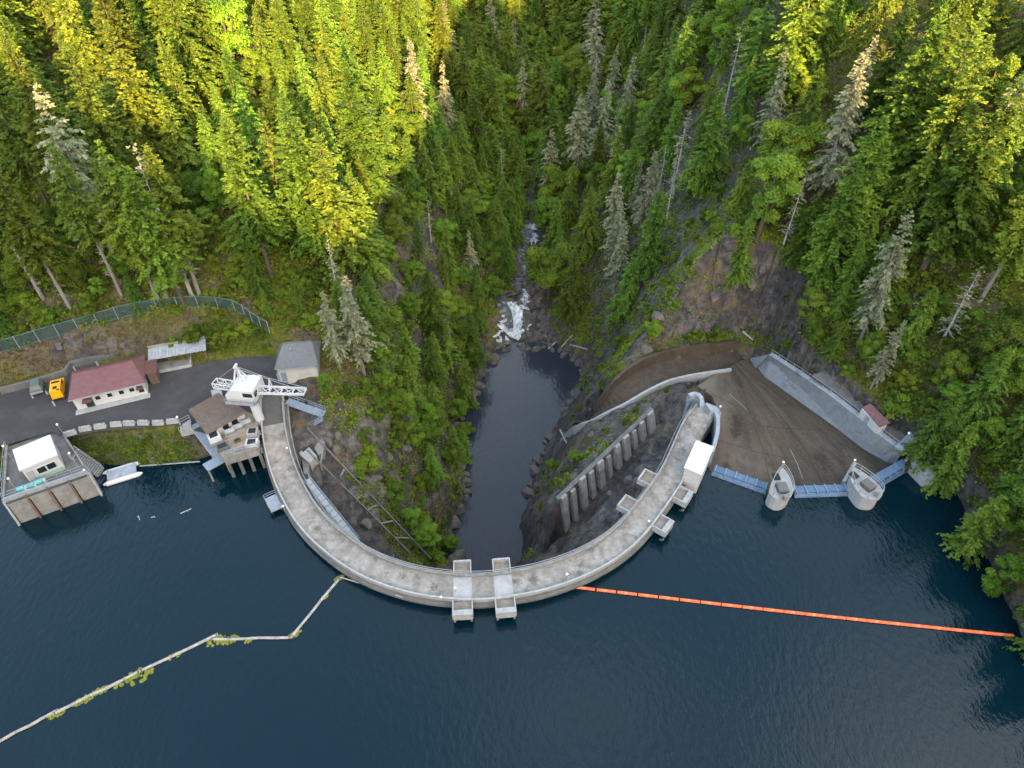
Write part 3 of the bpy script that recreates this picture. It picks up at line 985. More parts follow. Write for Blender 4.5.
w2_ = N.new('ShaderNodeMath'); w2_.operation = 'MULTIPLY_ADD'; w2_.inputs[1].default_value = 1.6; w2_.inputs[2].default_value = -.8; L.new(streak(5, .12, 6), w2_.inputs[0]); L.new(w2_.outputs[0], worn.inputs[1])
c0_ = mixc(rmp(worn.outputs[0], .3, 1.1), c0_, (.16, .13, .105))
c0_ = mixc(rmp(streak(4, .05, 5), .56, .66), c0_, (.042, .032, .025))
fn_ = N.new('ShaderNodeTexNoise'); fn_.inputs['Scale'].default_value = 2.5; fn_.inputs['Detail'].default_value = 8; L.new(tc.outputs['Object'], fn_.inputs['Vector'])
c0_ = mixc(rmp(fn_.outputs['Fac'], .6, .75), c0_, (.15, .125, .1))
L.new(c0_, pb.inputs['Base Color'])
# slab joints
mb = MB()
for pts in ([(730, 395, -5.0), (775, 436, -3.4), (798, 484, -2.0)], [(790, 450, -2.85), (797, 464, -2.4), (803, 480, -2.0)]):
    pp = [W(*q) for q in pts]; mb = MB()
    for a, b_ in zip(pp[:-1], pp[1:]): mb.beam(a + UPZ * .0, b_ + UPZ * .0, .12, .3)
    mb.build('slab_joint', M['conc'], sw)
def apron_z(x, y):
    for k in range(n):
        a, b_, c_ = cpt, apron_w[k], apron_w[(k + 1) % n]
        d_ = (b_.y - c_.y) * (a.x - c_.x) + (c_.x - b_.x) * (a.y - c_.y)
        if abs(d_) < 1e-6: continue
        l1 = ((b_.y - c_.y) * (x - c_.x) + (c_.x - b_.x) * (y - c_.y)) / d_
        l2 = ((c_.y - a.y) * (x - c_.x) + (a.x - c_.x) * (y - c_.y)) / d_
        if l1 >= -.001 and l2 >= -.001 and 1 - l1 - l2 >= -.001: return l1 * a.z + l2 * b_.z + (1 - l1 - l2) * c_.z
    return None
for pts in ([(716, 441), (760, 455), (815, 462), (870, 456)], [(719, 414), (760, 424), (800, 428), (838, 430)], [(706, 393), (735, 398), (770, 400), (800, 400)], [(742, 364), (752, 410), (762, 450), (768, 486)],
            [(748, 364), (780, 410), (805, 450), (820, 488)], [(756, 366), (805, 408), (840, 445), (862, 484)]):
    pp = [W2(a, b_, -3) for a, b_ in pts]
    line = catmull([Vector((p[0], p[1], 0)) for p in pp], .8)
    line = [(p, apron_z(p.x, p.y)) for p in line]
    line = [Vector((p.x, p.y, z + .015)) for p, z in line if z is not None]
    mb = MB()
    for a, b_ in zip(line[:-1], line[1:]): mb.beam(a, b_, .09, .04)
    mb.build('slab_joint', M['chute'], sw)
# chute
cp = catmull(chute_pts, 1.2)
cw = np.interp(np.linspace(0, 1, len(cp)), np.linspace(0, 1, len(chute_w)), chute_w)
cpn = with_normals(cp)
mb = MB(); rows = []
for (p, nn), w in zip(cpn, cw):
    rows += [p + nn * (-w) , p + nn * (w)]
mb.add(rows, [(2 * i, 2 * i + 1, 2 * i + 3, 2 * i + 2) for i in range(len(cpn) - 1)])
mb.build('chute_floor', M['chute'], sw)
def chute_wall(side, hgt, th, drop, m_, name, i0=0):
    mb = MB(); vs = []
    for (p, nn), w in list(zip(cpn, cw))[i0:]:
        for o_, z in ((w, -drop), (w + th, -drop), (w + th, hgt), (w, hgt)):
            q = p + nn * (o_ * side)
            vs.append((q.x, q.y, p.z + z))
    k = len(vs) // 4
    fs = [(i * 4 + j, i * 4 + (j + 1) % 4, (i + 1) * 4 + (j + 1) % 4, (i + 1) * 4 + j) for i in range(k - 1) for j in range(4)]
    fs += [(0, 1, 2, 3), (4 * k - 1, 4 * k - 2, 4 * k - 3, 4 * k - 4)]
    mb.add(vs, fs)
    setp(mb.build(name, m_, sw), None)
t0 = (cpn[1][0] - cpn[0][0]); 
# path runs right to left, so +normal is the far (rock) side
chute_wall(-1, 1.6, .5, 3, M['conc_light'], 'chute_parapet', 3)
chute_wall(1, 2.4, .6, 3, M['chute'], 'chute_far_wall')
# counterfort wall
cf = thing('buttress_wall', 'retaining wall with a row of pale buttress fins between chute and dam', 'wall', tuple(W(600, 470, -8)))
ca, cb = W(559, 500, -9), W(654, 409, -6.5)
u = cb - ca; LZ = u.z; u.z = 0; LL = u.length; u.normalize(); v = Vector((u.y, -u.x, 0))
mb = MB()
mb.prism([(ca.x, ca.y), (cb.x, cb.y), (cb.x - v.x * .8, cb.y - v.y * .8), (ca.x - v.x * .8, ca.y - v.y * .8)], [-26, -18, -18, -26], [-9, -6.5, -6.5, -9])
mb.build('retaining_wall', M['conc_dark'], cf)
for k in range(11):
    s = (k + .4) / 11 * LL
    z = ca.z + LZ * s / LL
    q = ca + u * s; q.z = 0
    hgt = 9.0 - .5 * k
    mb = MB()
    w_ = .62
    z -= [.0, .7, -.2, .5, .1, .9, .2, -.1, .6, .3, -.2][k]
    w_ *= [1, .85, 1.1, .9, 1.15, .8, 1, 1.2, .9, 1, 1.3][k]
    pts = [q - u * w_ + v * .002, q + u * w_ + v * .002, q + u * w_ + v * 2.6, q - u * w_ + v * 2.6]
    mb.hexa([Vector((p.x, p.y, z - hgt - 3)) for p in pts[:2]] + [Vector((p.x, p.y, z - hgt - 3)) for p in pts[2:]] +
            [Vector((pts[0].x, pts[0].y, z + .25)), Vector((pts[1].x, pts[1].y, z + .25)),
             Vector(((pts[1] + v * .45).x, (pts[1] + v * .45).y, z + .2)), Vector(((pts[0] + v * .45).x, (pts[0] + v * .45).y, z + .2))])
    mb.build('buttress', M['fin'], cf)

# gates
def gate(pa, pb, label, zt=1.1):
    A, B = W(*pa, zt), W(*pb, zt)
    g = thing('spillway_gate', label, 'gate', ((A.x + B.x) / 2, (A.y + B.y) / 2, 0), 'blue spillway gates')
    u = (B - A); u.z = 0; L_ = u.length; u.normalize(); v = Vector((u.y, -u.x, 0))  # v towards the lake
    mb = MB()
    prof = []
    for k in range(7):
        a = math.radians(-50 + k * 16)
        prof.append((-.75 + 1.75 * math.cos(a), -.75 + 1.9 * math.sin(a)))
    vs = []
    for s in (0, L_):
        for o_, z in prof: vs.append(A + u * s + v * (o_ - .6) + UPZ * (z - A.z))
        for o_, z in reversed(prof): vs.append(A + u * s + v * (o_ - .85) + UPZ * (z - .05 - A.z))
    k = len(prof) * 2
    fs = [(j, (j + 1) % k, k + (j + 1) % k, k + j) for j in range(k)] + [tuple(range(k)), tuple(range(2 * k - 1, k - 1, -1))]
    mb.add(vs, fs)
    mb.build('skin_plate', M['gate_blue'], g)
    for j in range(int(L_ / 1.6) + 1):
        mb = MB()
        q = A + u * min(j * 1.6 + .3, L_ - .2); q.z = 0
        mb.obox(q, u, v, (-.07, .07), (-1.6, .0), (-1.2, .95))
        mb.build('rib', M['steel_blue'], g)
    mb = MB(); mb.beam(A - v * 0.9 - UPZ * .42, B - v * 0.9 - UPZ * .42, 1.3, .12)
    mb.build('top_walk', M['gate_blue'], g)
gate((713, 470), (767, 489), 'blue spillway gate between the gatehouse and the left pier')
gate((796, 492.5), (852, 490.5), 'blue spillway gate between the two teardrop piers')
gate((878, 483), (911, 464), 'blue spillway gate between the right pier and the rocky bank', 1.5)
mb = MB()
mb.beam(W(709, 469, 1.2), W(713, 470.5, 1.2), .8)

def pier(pxs, zt, label, c_px, ang):
    c0 = W(*c_px, zt)
    P_ = catmull([W(a, b_, zt) for a, b_ in pxs] + [W(*pxs[0], zt)], .6)[:-1]
    poly = [(p.x, p.y) for p in P_]
    t = thing('spillway_pier', label, 'pier', (c0.x, c0.y, 0), 'teardrop spillway piers')
    mb = MB(); mb.prism([((x - c0.x) * .92 + c0.x, (y - c0.y) * .92 + c0.y) for x, y in poly], -9, zt - .55); mb.build('shaft', M['conc_light'], t)
    mb = MB(); mb.prism(poly, zt - .548, zt); mb.build('cap', M['conc_light'], t)
    mb = MB()
    R = [Vector((c0.x + (x - c0.x) * .95, c0.y + (y - c0.y) * .95, zt)) for x, y in poly]
    for i in range(len(R)):
        j = (i + 1) % len(R)
        for hh in (.55, 1.05): mb.beam(R[i] + UPZ * hh, R[j] + UPZ * hh, .07)
        if i % 2 == 0: mb.tube(R[i], R[i] + UPZ * 1.06, .05, n=5)
    mb.build('railing', M['steel'], t)
    u = Vector((math.cos(ang), math.sin(ang), 0)); v = Vector((-u.y, u.x, 0))
    c1 = Vector((c0.x, c0.y, zt))
    mb = MB(); mb.obox(c1, u, v, (-.75, .75), (-.9, .9), (.002, .8)); mb.build('hoist_box', M['conc_dark'], t)
    mb = MB(); mb.obox(c1, u, v, (-.5, .5), (1.9, 3.1), (.002, .25)); mb.build('hatch', M['dark'], t)
    mb = MB(); mb.obox(c1, u, v, (-.45, .1), (-2.0, -1.5), (.002, .9)); mb.build('control_box', M['conc'], t)
pier([(782.5, 467), (787, 472), (791, 480), (793.5, 490), (791, 496), (784, 499.5), (776, 498.5), (769.5, 493), (770, 487), (773.5, 478), (778, 471)], 2.9,
     'left teardrop concrete pier standing in the spillway entrance', (781.5, 490), .05)
pier([(853.5, 466.5), (860, 470), (870, 477), (880, 486), (883, 492), (880, 498), (872, 499.5), (863, 497), (856, 489), (851, 480), (850.5, 471)], 2.9,
     'right teardrop concrete pier with the railed deck, nearer the rocky bank', (867, 487), -.55 + .15 + .9)
# training wall beside pier
mb = MB(); mb.beam(W(852, 468, -.6), W(841, 487, -.6), .5, 3.0)
setp(mb.build('training_wall', M['conc_light']), 'short pale training wall running off the right spillway pier', 'wall')

# sloped lining, terrace and shed on the right
ln = thing('lining_slab', 'sloped grey concrete lining along the right side of the spillway', 'wall', tuple(W(820, 405, 0)))
low = [(750.5, 358, -6.2), (780, 382, -5.0), (810, 405.5, -4.0), (840, 429, -3.0), (864, 447.5, -2.3), (880, 456, -1.8), (893, 456, -1.4)]
top = [(769, 354.5, .5), (799, 374, 1.6), (828, 394, 2.4), (854, 414, 2.8), (878, 434, 3.0), (894, 446, 2.8), (903, 449, 2.6)]
LO, TO = [W(*q) for q in low], [W(*q) for q in top]
vs = []
for a, b_ in zip(LO, TO):
    vs += [a, b_, b_ + Vector((.9, .6, 0)), b_ + Vector((.9, .6, -9)), a + Vector((0, 0, -6))]
fs = [(i * 5 + j, i * 5 + (j + 1) % 5, (i + 1) * 5 + (j + 1) % 5, (i + 1) * 5 + j) for i in range(len(LO) - 1) for j in range(5)]
fs += [(0, 1, 2, 3, 4), tuple(range(5 * len(LO) - 1, 5 * len(LO) - 6, -1))]
mb = MB(); mb.add(vs, fs); mb.build('slab', M['conc_blue'], ln)
mb = MB()
for k in range(11):
    s = (k + .5) / 11 * (len(LO) - 2)
    i = int(s); f = s - i
    a = LO[i].lerp(LO[i + 1], f); b_ = TO[i].lerp(TO[i + 1], f)
    mb.beam(a.lerp(b_, .08) + UPZ * .03, b_.lerp(a, .03) + UPZ * .03, .09, .1)
mb.build('joint_strip', M['conc_light'], ln)
mb = MB()
for i in range(len(TO) - 1):
    mb.beam(TO[i] + UPZ * .9 + Vector((.5, .3, 0)), TO[i + 1] + UPZ * .9 + Vector((.5, .3, 0)), .07)
    for k in range(4):
        q = TO[i].lerp(TO[i + 1], k / 4) + Vector((.5, .3, 0)); mb.tube(q, q + UPZ * .92, .05, n=5)
mb.build('railing', M['steel'], ln)
tw = [W2(a, b_, 2.9) for a, b_ in [(812, 375), (836, 392), (861, 411), (884, 431), (900, 444), (914, 444), (897, 424), (872, 398), (850, 384), (824, 371)]]
mb = MB(); mb.prism(tw, 2.5, 2.9)
setp(mb.build('service_terrace', M['conc_dark']), 'dark concrete service terrace behind the sloped lining', 'terrace')
A, B = W(858, 416, 2.91), W(875.5, 434, 2.91)
u = B - A; L_ = u.length; u.normalize(); v = Vector((-u.y, u.x, 0))
sh = thing('shed', 'narrow white shed with a dark red roof on the terrace', 'shed', (A.x, A.y, 2.9))
mb = MB(); mb.obox(A, u, v, (0, L_), (0, 1.5), (0, 1.7)); mb.build('wall', M['white_wall'], sh)
mb = MB()
rp = [A + u * -.15 + v * .25, A + u * (L_ + .15) + v * -.1, A + u * (L_ + .15) + v * 1.7, A + u * -.15 + v * 1.7]
zs = [1.8, 1.8, 2.2, 2.2]
mb.hexa([p + UPZ * (z - .08) for p, z in zip(rp, zs)] + [p + UPZ * (z + .08) for p, z in zip(rp, zs)])
mb.build('roof', M['maroon'], sh)
mb = MB(); mb.obox(A, u, v, (L_ * .3, L_ * .3 + .9), (-.03, .03), (.05, 1.55)); mb.build('door', M['steel'], sh)

# right abutment block
ap = [W2(a, b_, 2.6) for a, b_ in [(908, 454), (915, 448), (924, 452), (946, 466), (944, 474), (936, 478), (928, 476), (914, 462)]]
mb = MB(); mb.prism(ap, -8, [2.8, 3.2, 3.4, 3.0, 2.4, 2.2, 2.3, 2.6])
setp(mb.build('abutment_wall', M['conc_light']), 'pale stained abutment wall where the right gate meets the bank', 'wall')
mb = MB()
a, b_ = W(899, 450, 3.1), W(921, 428, 3.6)
mb.beam(a, b_, 1.5, .4)
setp(mb.build('ramp_slab', M['conc_blue']), 'short grey ramp slab between the terrace and the abutment', 'ramp')

# ------------------------------------------------------------------ left bench buildings
def hip_roof(mb, O, u, v, a, b, z, hgt, ridge_a, ridge_b, th=.22):
    """hip roof over rectangle a x b; ridge runs along u from ridge_a[0] to ridge_a[1] at v=ridge_b"""
    def p(i, j, k):
        q = O + u * i + v * j
        return Vector((q.x, q.y, O.z + k))
    vs = [p(a[0], b[0], z - th), p(a[1], b[0], z - th), p(a[1], b[1], z - th), p(a[0], b[1], z - th),
          p(a[0], b[0], z), p(a[1], b[0], z), p(a[1], b[1], z), p(a[0], b[1], z),
          p(ridge_a[0], ridge_b, z + hgt), p(ridge_a[1], ridge_b, z + hgt)]
    fs = [(3, 2, 1, 0), (0, 1, 5, 4), (1, 2, 6, 5), (2, 3, 7, 6), (3, 0, 4, 7), (4, 5, 9, 8), (5, 6, 9), (6, 7, 8, 9), (7, 4, 8)]
    mb.add(vs, fs)

A, B = W(68, 401, 7.7), W(145, 383, 7.7)
A.z = B.z = 5.0
u = B - A; L_ = u.length; u.normalize(); v = Vector((-u.y, u.x, 0))
t = thing('maroon_roof_building', 'long white building with a maroon hip roof beside the yellow truck', 'building', tuple(A))
mb = MB(); mb.obox(A, u, v, (.4, L_ - .4), (.5, 7.2), (-.6, 2.6)); mb.build('wall', M['white_wall'], t)
mb = MB(); mb.obox(A, u, v, (.1, L_ - .1), (-.7, .498), (-.6, .06)); mb.build('apron_slab', M['conc_light'], t)
mb = MB(); hip_roof(mb, A, u, v, (0, L_), (0, 7.7), 2.75, 1.5, (1.0, L_ - 1.6), 5.0); mb.build('roof', M['maroon'], t)
mb = MB(); mb.beam(A + u * 1.0 + v * 5.0 + UPZ * 4.27, A + u * (L_ - 1.6) + v * 5.0 + UPZ * 4.27, .3, .08); mb.build('ridge_cap', M['maroon2'], t)
mb = MB(); mb.beam(A + v * -.07 + UPZ * 2.66, A + u * L_ + v * -.07 + UPZ * 2.66, .13, .13); mb.build('gutter', M['steel'], t)
for s in (3.6, 5.4, 7.2, 8.8):
    mb = MB(); mb.obox(A, u, v, (s, s + .7), (.455, .52), (1.2, 1.9)); mb.build('window', M['glass'], t)
mb = MB()
mb.obox(A, u, v, (1.8, 3.2), (-.7, .48), (1.9, 2.04)); mb.build('awning', M['maroon2'], t)
mb = MB(); mb.obox(A, u, v, (10.0, 10.9), (-.5, .48), (1.9, 2.04)); mb.build('awning', M['maroon2'], t)
mb = MB(); mb.obox(A, u, v, (1.9, 3.1), (.44, .52), (0.1, 1.8)); mb.build('door', M['dark'], t)
mb = MB(); mb.obox(A, u, v, (10.05, 10.85), (.44, .52), (0.6, 1.8)); mb.build('window', M['glass'], t)
for s in (1.0, 4.5):
    mb = MB(); mb.tube(A + u * s + v * 6.6 + UPZ * 3.0, A + u * s + v * 6.6 + UPZ * 4.3, .14)
    mb.build('vent_pipe', M['steel'], t)
an = thing('roofed_annex', 'small red brown roofed annex against the right end of the maroon building', 'annex', tuple(B))
mb = MB(); mb.obox(B, u, v, (.15, 1.5), (2.6, 5.6), (-.6, 2.3)); mb.build('wall', M['wood'], an)
mb = MB()
rp = [B + u * .05 + v * 2.3, B + u * 1.8 + v * 2.3, B + u * 1.8 + v * 5.9, B + u * .05 + v * 5.9]
zs = [2.75, 2.4, 2.4, 2.75]
mb.hexa([p + UPZ * (z - .1) for p, z in zip(rp, zs)] + [p + UPZ * (z + .06) for p, z in zip(rp, zs)]); mb.build('roof', M['maroon2'], an)

A, B = W(281, 381.5, 5), W(319.5, 378.5, 5)
u = B - A; L_ = u.length; u.normalize(); v = Vector((-u.y, u.x, 0))
t = thing('grey_roof_building', 'small white block building with a grey shingled roof behind the crane', 'building', tuple(A))
mb = MB(); mb.obox(A, u, v, (0, L_), (0, 6.0), (-.8, 3.0)); mb.build('wall', M['white_wall'], t)
mb = MB(); hip_roof(mb, A, u, v, (-.35, L_ + .35), (-.4, 6.4), 3.2, 1.5, (.8, L_ - .8), 4.6); mb.build('roof', M['greyroof'], t)
mb = MB(); mb.obox(A, u, v, (.3, 1.2), (-.05, .05), (0, 2.0)); mb.build('door', M['steel_blue'], t)
mb = MB(); mb.beam(A + v * -.46 + UPZ * 3.1, A + u * L_ + v * -.46 + UPZ * 3.1, .12, .12); mb.build('gutter', M['steel'], t)
mb = MB(); mb.beam(A + u * .8 + v * 4.6 + UPZ * 4.72, A + u * (L_ - .8) + v * 4.6 + UPZ * 4.72, .3, .08); mb.build('ridge_cap', M['conc_dark'], t)
mb = MB(); mb.tube(A + u * 2.2 + v * 3.0 + UPZ * 3.8, A + u * 2.2 + v * 3.0 + UPZ * 4.7, .16); mb.build('vent_pipe', M['steel'], t)
mb = MB(); mb.obox(A, u, v, (-.5, -.1), (0.2, 1.0), (-.2, 1.5)); 
setp(mb.build('electrical_cabinet', M['turq'] if False else M['conc_blue']), 'grey blue electrical cabinet beside the grey roofed building', 'cabinet')

# corrugated shelter and storage bay
t = thing('corrugated_shelter', 'long lean-to with a pale corrugated metal roof beside the maroon building', 'shelter', tuple(W(175, 356, 5)))
A, B = W(148, 360.5, 7.2), W(206, 350, 7.2)
u = B - A; L_ = u.length; u.normalize(); v = Vector((-u.y, u.x, 0))
mb = MB()
nS = 34
for k in range(nS):
    s0, s1 = k * L_ / nS, (k + 1) * L_ / nS - .03
    zz = .05 if k % 2 else 0
    q = [A + u * s0, A + u * s1, A + u * s1 + v * 2.6 + UPZ * .5, A + u * s0 + v * 2.6 + UPZ * .5]
    mb.hexa([p + UPZ * (-.08) for p in q] + [p + UPZ * zz for p in q])
mb.build('roof', M['galv'], t)
mb = MB()
for s in (.3, L_ * .33, L_ * .66, L_ - .3):
    mb.beam(A + u * s + v * .15 - UPZ * 2.2, A + u * s + v * .15 - UPZ * .08, .15)
mb.build('post', M['wood'], t)
mb = MB(); mb.obox(A, u, v, (0, L_), (2.62, 2.95), (-2.6, .9)); mb.build('back_wall', M['conc'], t)
A, B = W(151, 375, 5), W(191, 367, 5)
u = B - A; L_ = u.length; u.normalize(); v = Vector((-u.y, u.x, 0))
t = thing('storage_bay', 'low concrete storage bay in front of the corrugated shelter', 'storage bay', tuple(A))
mb = MB(); mb.obox(A, u, v, (0, L_), (.2, 2.9), (-.2, .12)); mb.build('floor', M['conc'], t)
mb = MB(); mb.obox(A, u, v, (0, L_), (0, .2), (-.2, .5)); mb.obox(A, u, v, (L_, L_ + .2), (0, 3.2), (-.2, .8)); mb.build('kerb_wall', M['conc_light'], t)

# hillside retaining wall along the back of the yard
mb = MB()
pp = [W(a, b_, 5.6) for a, b_ in [(0, 391), (31, 383), (66, 372), (72, 364), (110, 357), (146, 350)]]
mb.sweep(with_normals(catmull(pp, 2), 0), [(-.3, 4), (.3, 4), (.3, 6.2), (-.3, 6.2)])
setp(mb.build('yard_wall', M['conc_dark']), 'low dark retaining wall at the foot of the brown slope behind the yard', 'wall')

# chain-link fence
fp = [W(a, b_, z) for a, b_, z in [(-30, 360, 8.6), (0, 352, 9.1), (40, 342, 9.5), (80, 332, 9.9), (120, 322, 10.2), (160, 315, 10.3), (200, 310.5, 10.2), (235, 310, 9.8), (252, 320, 9.0), (270, 333, 7.6)]]
fp = catmull(fp, 3.0)
fz = np.array([float(H(np.array(p.x), np.array(p.y))) for p in fp])
fz = np.convolve(np.r_[fz[:1], fz[:1], fz, fz[-1:], fz[-1:]], np.ones(5) / 5, 'valid')
for p, z_ in zip(fp, fz): p.z = z_ - .1
fn = thing('chain_link_fence', 'long dark green chain-link fence curving along the foot of the forest', 'fence', tuple(fp[0]))
mb = MB(); vs = []; 
for p in fp: vs += [p, p + UPZ * 2.6]
mb.add(vs, [(2 * i, 2 * i + 2, 2 * i + 3, 2 * i + 1) for i in range(len(fp) - 1)]); mb.build('mesh_panel', M['chain'], fn)
for p in fp:
    mb = MB(); mb.tube(p, p + UPZ * 2.75, .07, n=6); mb.build('post', M['steel'], fn)
mb = MB()
for a, b_ in zip(fp[:-1], fp[1:]):
    mb.beam(a + UPZ * 2.6, b_ + UPZ * 2.6, .09); mb.beam(a + UPZ * .3, b_ + UPZ * .3, .06)
mb.build('rail', M['fence'], fn)

# drain box on the slope
p = Wt(63, 352) or W(63, 352, 8)
t = thing('valve_box', 'small dark valve box with a green pole on the brown slope', 'box', tuple(p))
mb = MB(); mb.box(p + UPZ * .4, (.9, .9, 1.0), .3); mb.build('box_body', M['conc_dark'], t)
mb = MB(); mb.tube(p + Vector((.4, .6, 0)), p + Vector((.4, .6, 2.2)), .07); mb.build('pole', M['fence'], t)

# concrete road blocks
proto = None
for k, (a, b_) in enumerate([(71, 434.5), (86, 430), (101, 427.5), (117, 425.5), (130, 424.5), (144, 424), (159, 424), (173, 422.5)]):
    lab = ['weathered concrete road block nearest the white-roofed intake house', 'concrete road block second from the white-roofed intake house', 'concrete road block third from the intake house',
           'concrete road block fourth from the intake house in the kerb row', 'concrete road block fourth from the control house in the kerb row', 'concrete road block third from the brown-roofed control house',
           'concrete road block second from the brown-roofed control house', 'concrete road block nearest the brown-roofed control house'][k]
    p = W(a, b_, 5.02)
    ang = [.45, .25, .2, .12, .02, 0, .03, .15][k]
    if proto is None:
        proto = thing('road_block', lab, 'barrier', (0, 0, 0), 'concrete blocks along the road edge')
        mb = MB(); mb.prism([(-.9, -.34), (.9, -.34), (.9, .34), (-.9, .34)], 0, .45)
        mb.v = [(x, y * (1 if z < .3 else .8), z) for x, y, z in mb.v]
        mb.box((0, 0, .62), (1.6, .42, .34)); mb.build('block', M['conc_light'], proto)
        mb = MB()
        for s in (-.45, .45): mb.tube((s, 0, .79), (s, 0, .93), .06, n=6)
        mb.build('lifting_loop', M['rust'], proto)
        proto.location = p; proto.rotation_euler = (0, 0, ang)
    else: dup(proto, p, ang, None, lab)

# lamps: white globe on a post
lamps = [((57, 424.5), 3.4, 'beside the right corner of the intake house'), ((3, 446), 3.4, 'left of the intake house by the road'), ((8, 478.5), 3.0, 'on the left rail of the intake deck'),
         ((69, 453), 3.0, 'at the head of the gangway'), ((84, 470), 3.0, 'on the right front corner of the intake deck'), ((177, 417), 3.4, 'beside the control house steps'),
         ((260.5, 434), 1.4, 'on the dam parapet nearest the control house'), ((287, 448), 1.4, 'on the downstream parapet near the asphalt approach'), ((283, 506), 1.2, 'on the crest above the floating platform'),
         ((441, 597), 1.0, 'on the upstream parapet left of the centre platforms'), ((455, 588), 1.0, 'on the crest beside the left centre platform'),
         ((567, 574), 1.0, 'on the crest right of the centre platforms'), ((649, 521), 1.0, 'on the crest between the two right platforms'), ((720.5, 406.5), 2.4, 'at the far tip of the dam by the spillway'),
         ((783.5, 462), 3.0, 'on the tip of the left spillway pier'), ((855, 460), 3.0, 'on the tip of the right spillway pier'), ((909, 433), 3.0, 'on the terrace end beside the abutment'),
         ((285, 446), 1.2, 'just below another near the asphalt approach')]
lp = None
for k, ((a, b_), hgt, where) in enumerate(lamps):
    zb = {0: 5.0, 1: 5.0, 2: 4.5, 3: 5.0, 4: 4.6, 5: 5.0, 14: 2.9, 15: 2.9, 16: 2.9, 13: 1.9}.get(k, 1.9)
    w = W(a, b_, zb + hgt)
    lab = 'white globe lamp ' + where
    if lp is None:
        lp = thing('globe_lamp', lab, 'lamp', (0, 0, 0), 'white globe lamps around the dam')
        mb = MB(); mb.tube((0, 0, 0), (0, 0, 1), .07, n=6); mb.build('post', M['steel'], lp)
        mb = MB(); mb.ball((0, 0, 0), .18, 10, 8); lgo = mb.build('globe', M['lampglass'], lp, True)
        lgo.location = (0, 0, 1)
        r = lp
    else: r = dup(lp, (0, 0, 0), 0, None, lab)
    r.location = (w.x, w.y, zb)
    for ch in r.children:
        if ch.name.startswith('post'): ch.scale = (1, 1, hgt)
        else: ch.location = (0, 0, hgt)

# ------------------------------------------------------------------ vehicles
def car_parts(t, p, ang, kind):
    u = Vector((math.cos(ang), math.sin(ang), 0)); v = Vector((-u.y, u.x, 0))
    def wheels(xs, wd, r=.38):
        for s in xs:
            for e in (-1, 1):
                mb = MB(); c = p + u * s + v * (e * wd) + UPZ * r
                mb.tube(c - v * .13, c + v * .13, r, n=14); w = mb.build('wheel', M['tyre'], t)
                mb = MB(); mb.tube(c + v * (e * .12), c + v * (e * .15), r * .55, n=10); mb.build('rim', M['steel'], w)
    return u, v, wheels
p = W(60.5, 392, 5.0)
ang = math.radians(113)
t = thing('yellow_truck', 'bright yellow utility truck parked at the end of the maroon building', 'truck', tuple(p))
u, v, wheels = car_parts(t, p, ang, 0)
mb = MB(); mb.obox(p, u, v, (-2.3, 2.3), (-.85, .85), (.4, 1.1)); mb.obox(p, u, v, (-2.1, .9), (-.82, .82), (1.102, 2.0)); 
q = [p + u * .9 + v * -.82, p + u * 1.7 + v * -.78, p + u * 1.7 + v * .78, p + u * .9 + v * .82]
mb.hexa([x + UPZ * 1.102 for x in q] + [q[0] + UPZ * 1.97, p + u * 1.1 + v * -.74 + UPZ * 1.93, p + u * 1.1 + v * .74 + UPZ * 1.93, q[3] + UPZ * 1.97])
mb.build('body', M['yellow'], t)
mb = MB(); q = [p + u * 1.72 + v * -.7 + UPZ * 1.15, p + u * 1.72 + v * .7 + UPZ * 1.15, p + u * 1.18 + v * .68 + UPZ * 1.85, p + u * 1.18 + v * -.68 + UPZ * 1.85]
mb.hexa([x for x in q] + [x + u * .05 + UPZ * .02 for x in q]); mb.build('windscreen', M['glass'], t)
mb = MB()
for e in (-1, 1): mb.obox(p, u, v, (.2, .95), (e * .825 - .02, e * .825 + .02), (1.3, 1.8))
mb.build('side_window', M['glass'], t)
mb = MB(); mb.obox(p, u, v, (-1.5, -.9), (-.3, .3), (2.002, 2.1)); mb.obox(p, u, v, (-2.0, -1.7), (-.7, -.3), (2.002, 2.07)); mb.obox(p, u, v, (.1, .4), (-.6, .6), (2.002, 2.15)); mb.build('roof_hatch', M['dark'], t)
for e in (-1, 1):
    mb = MB(); mb.obox(p, u, v, (2.3, 2.34), (e * .6 - .15, e * .6 + .15), (.7, .95)); mb.build('headlight', M['lampglass'], t)
mb = MB(); mb.obox(p, u, v, (2.302, 2.42), (-.8, .8), (.4, .6)); mb.build('bumper', M['dark'], t); mb = MB(); mb.obox(p, u, v, (-2.42, -2.302), (-.8, .8), (.4, .6)); mb.build('bumper', M['dark'], t)
wheels((-1.45, 1.45), .76, .34)
p = W(39, 390, 5.0)
ang = math.radians(116)
t = thing('parked_trailer', 'small grey green covered cart parked beside the yellow truck', 'trailer', tuple(p))
u, v, wheels = car_parts(t, p, ang, 0)
mb = MB(); mb.obox(p, u, v, (-1.6, 1.5), (-.95, .95), (.5, 1.1)); 
q = [p + u * -1.2 + v * -.85, p + u * 1.3 + v * -.85, p + u * 1.3 + v * .85, p + u * -1.2 + v * .85]
mb.hexa([x + UPZ * 1.102 for x in q] + [x * .25 + p * .75 * 0 + x * .0 + (x * .75) + UPZ * 1.75 - (x - p) * .22 for x in q])
mb.build('body', M['greycar'], t)
mb = MB(); mb.obox(p, u, v, (-1.66, -1.602), (-.9, .9), (.55, .95)); mb.build('tailgate', M['steel'], t)
mb = MB(); mb.beam(p + u * 1.5 + UPZ * .6, p + u * 2.4 + UPZ * .5, .1); mb.build('tow_bar', M['steel'], t)
wheels((-.5, .45), .9, .34)
pr = None
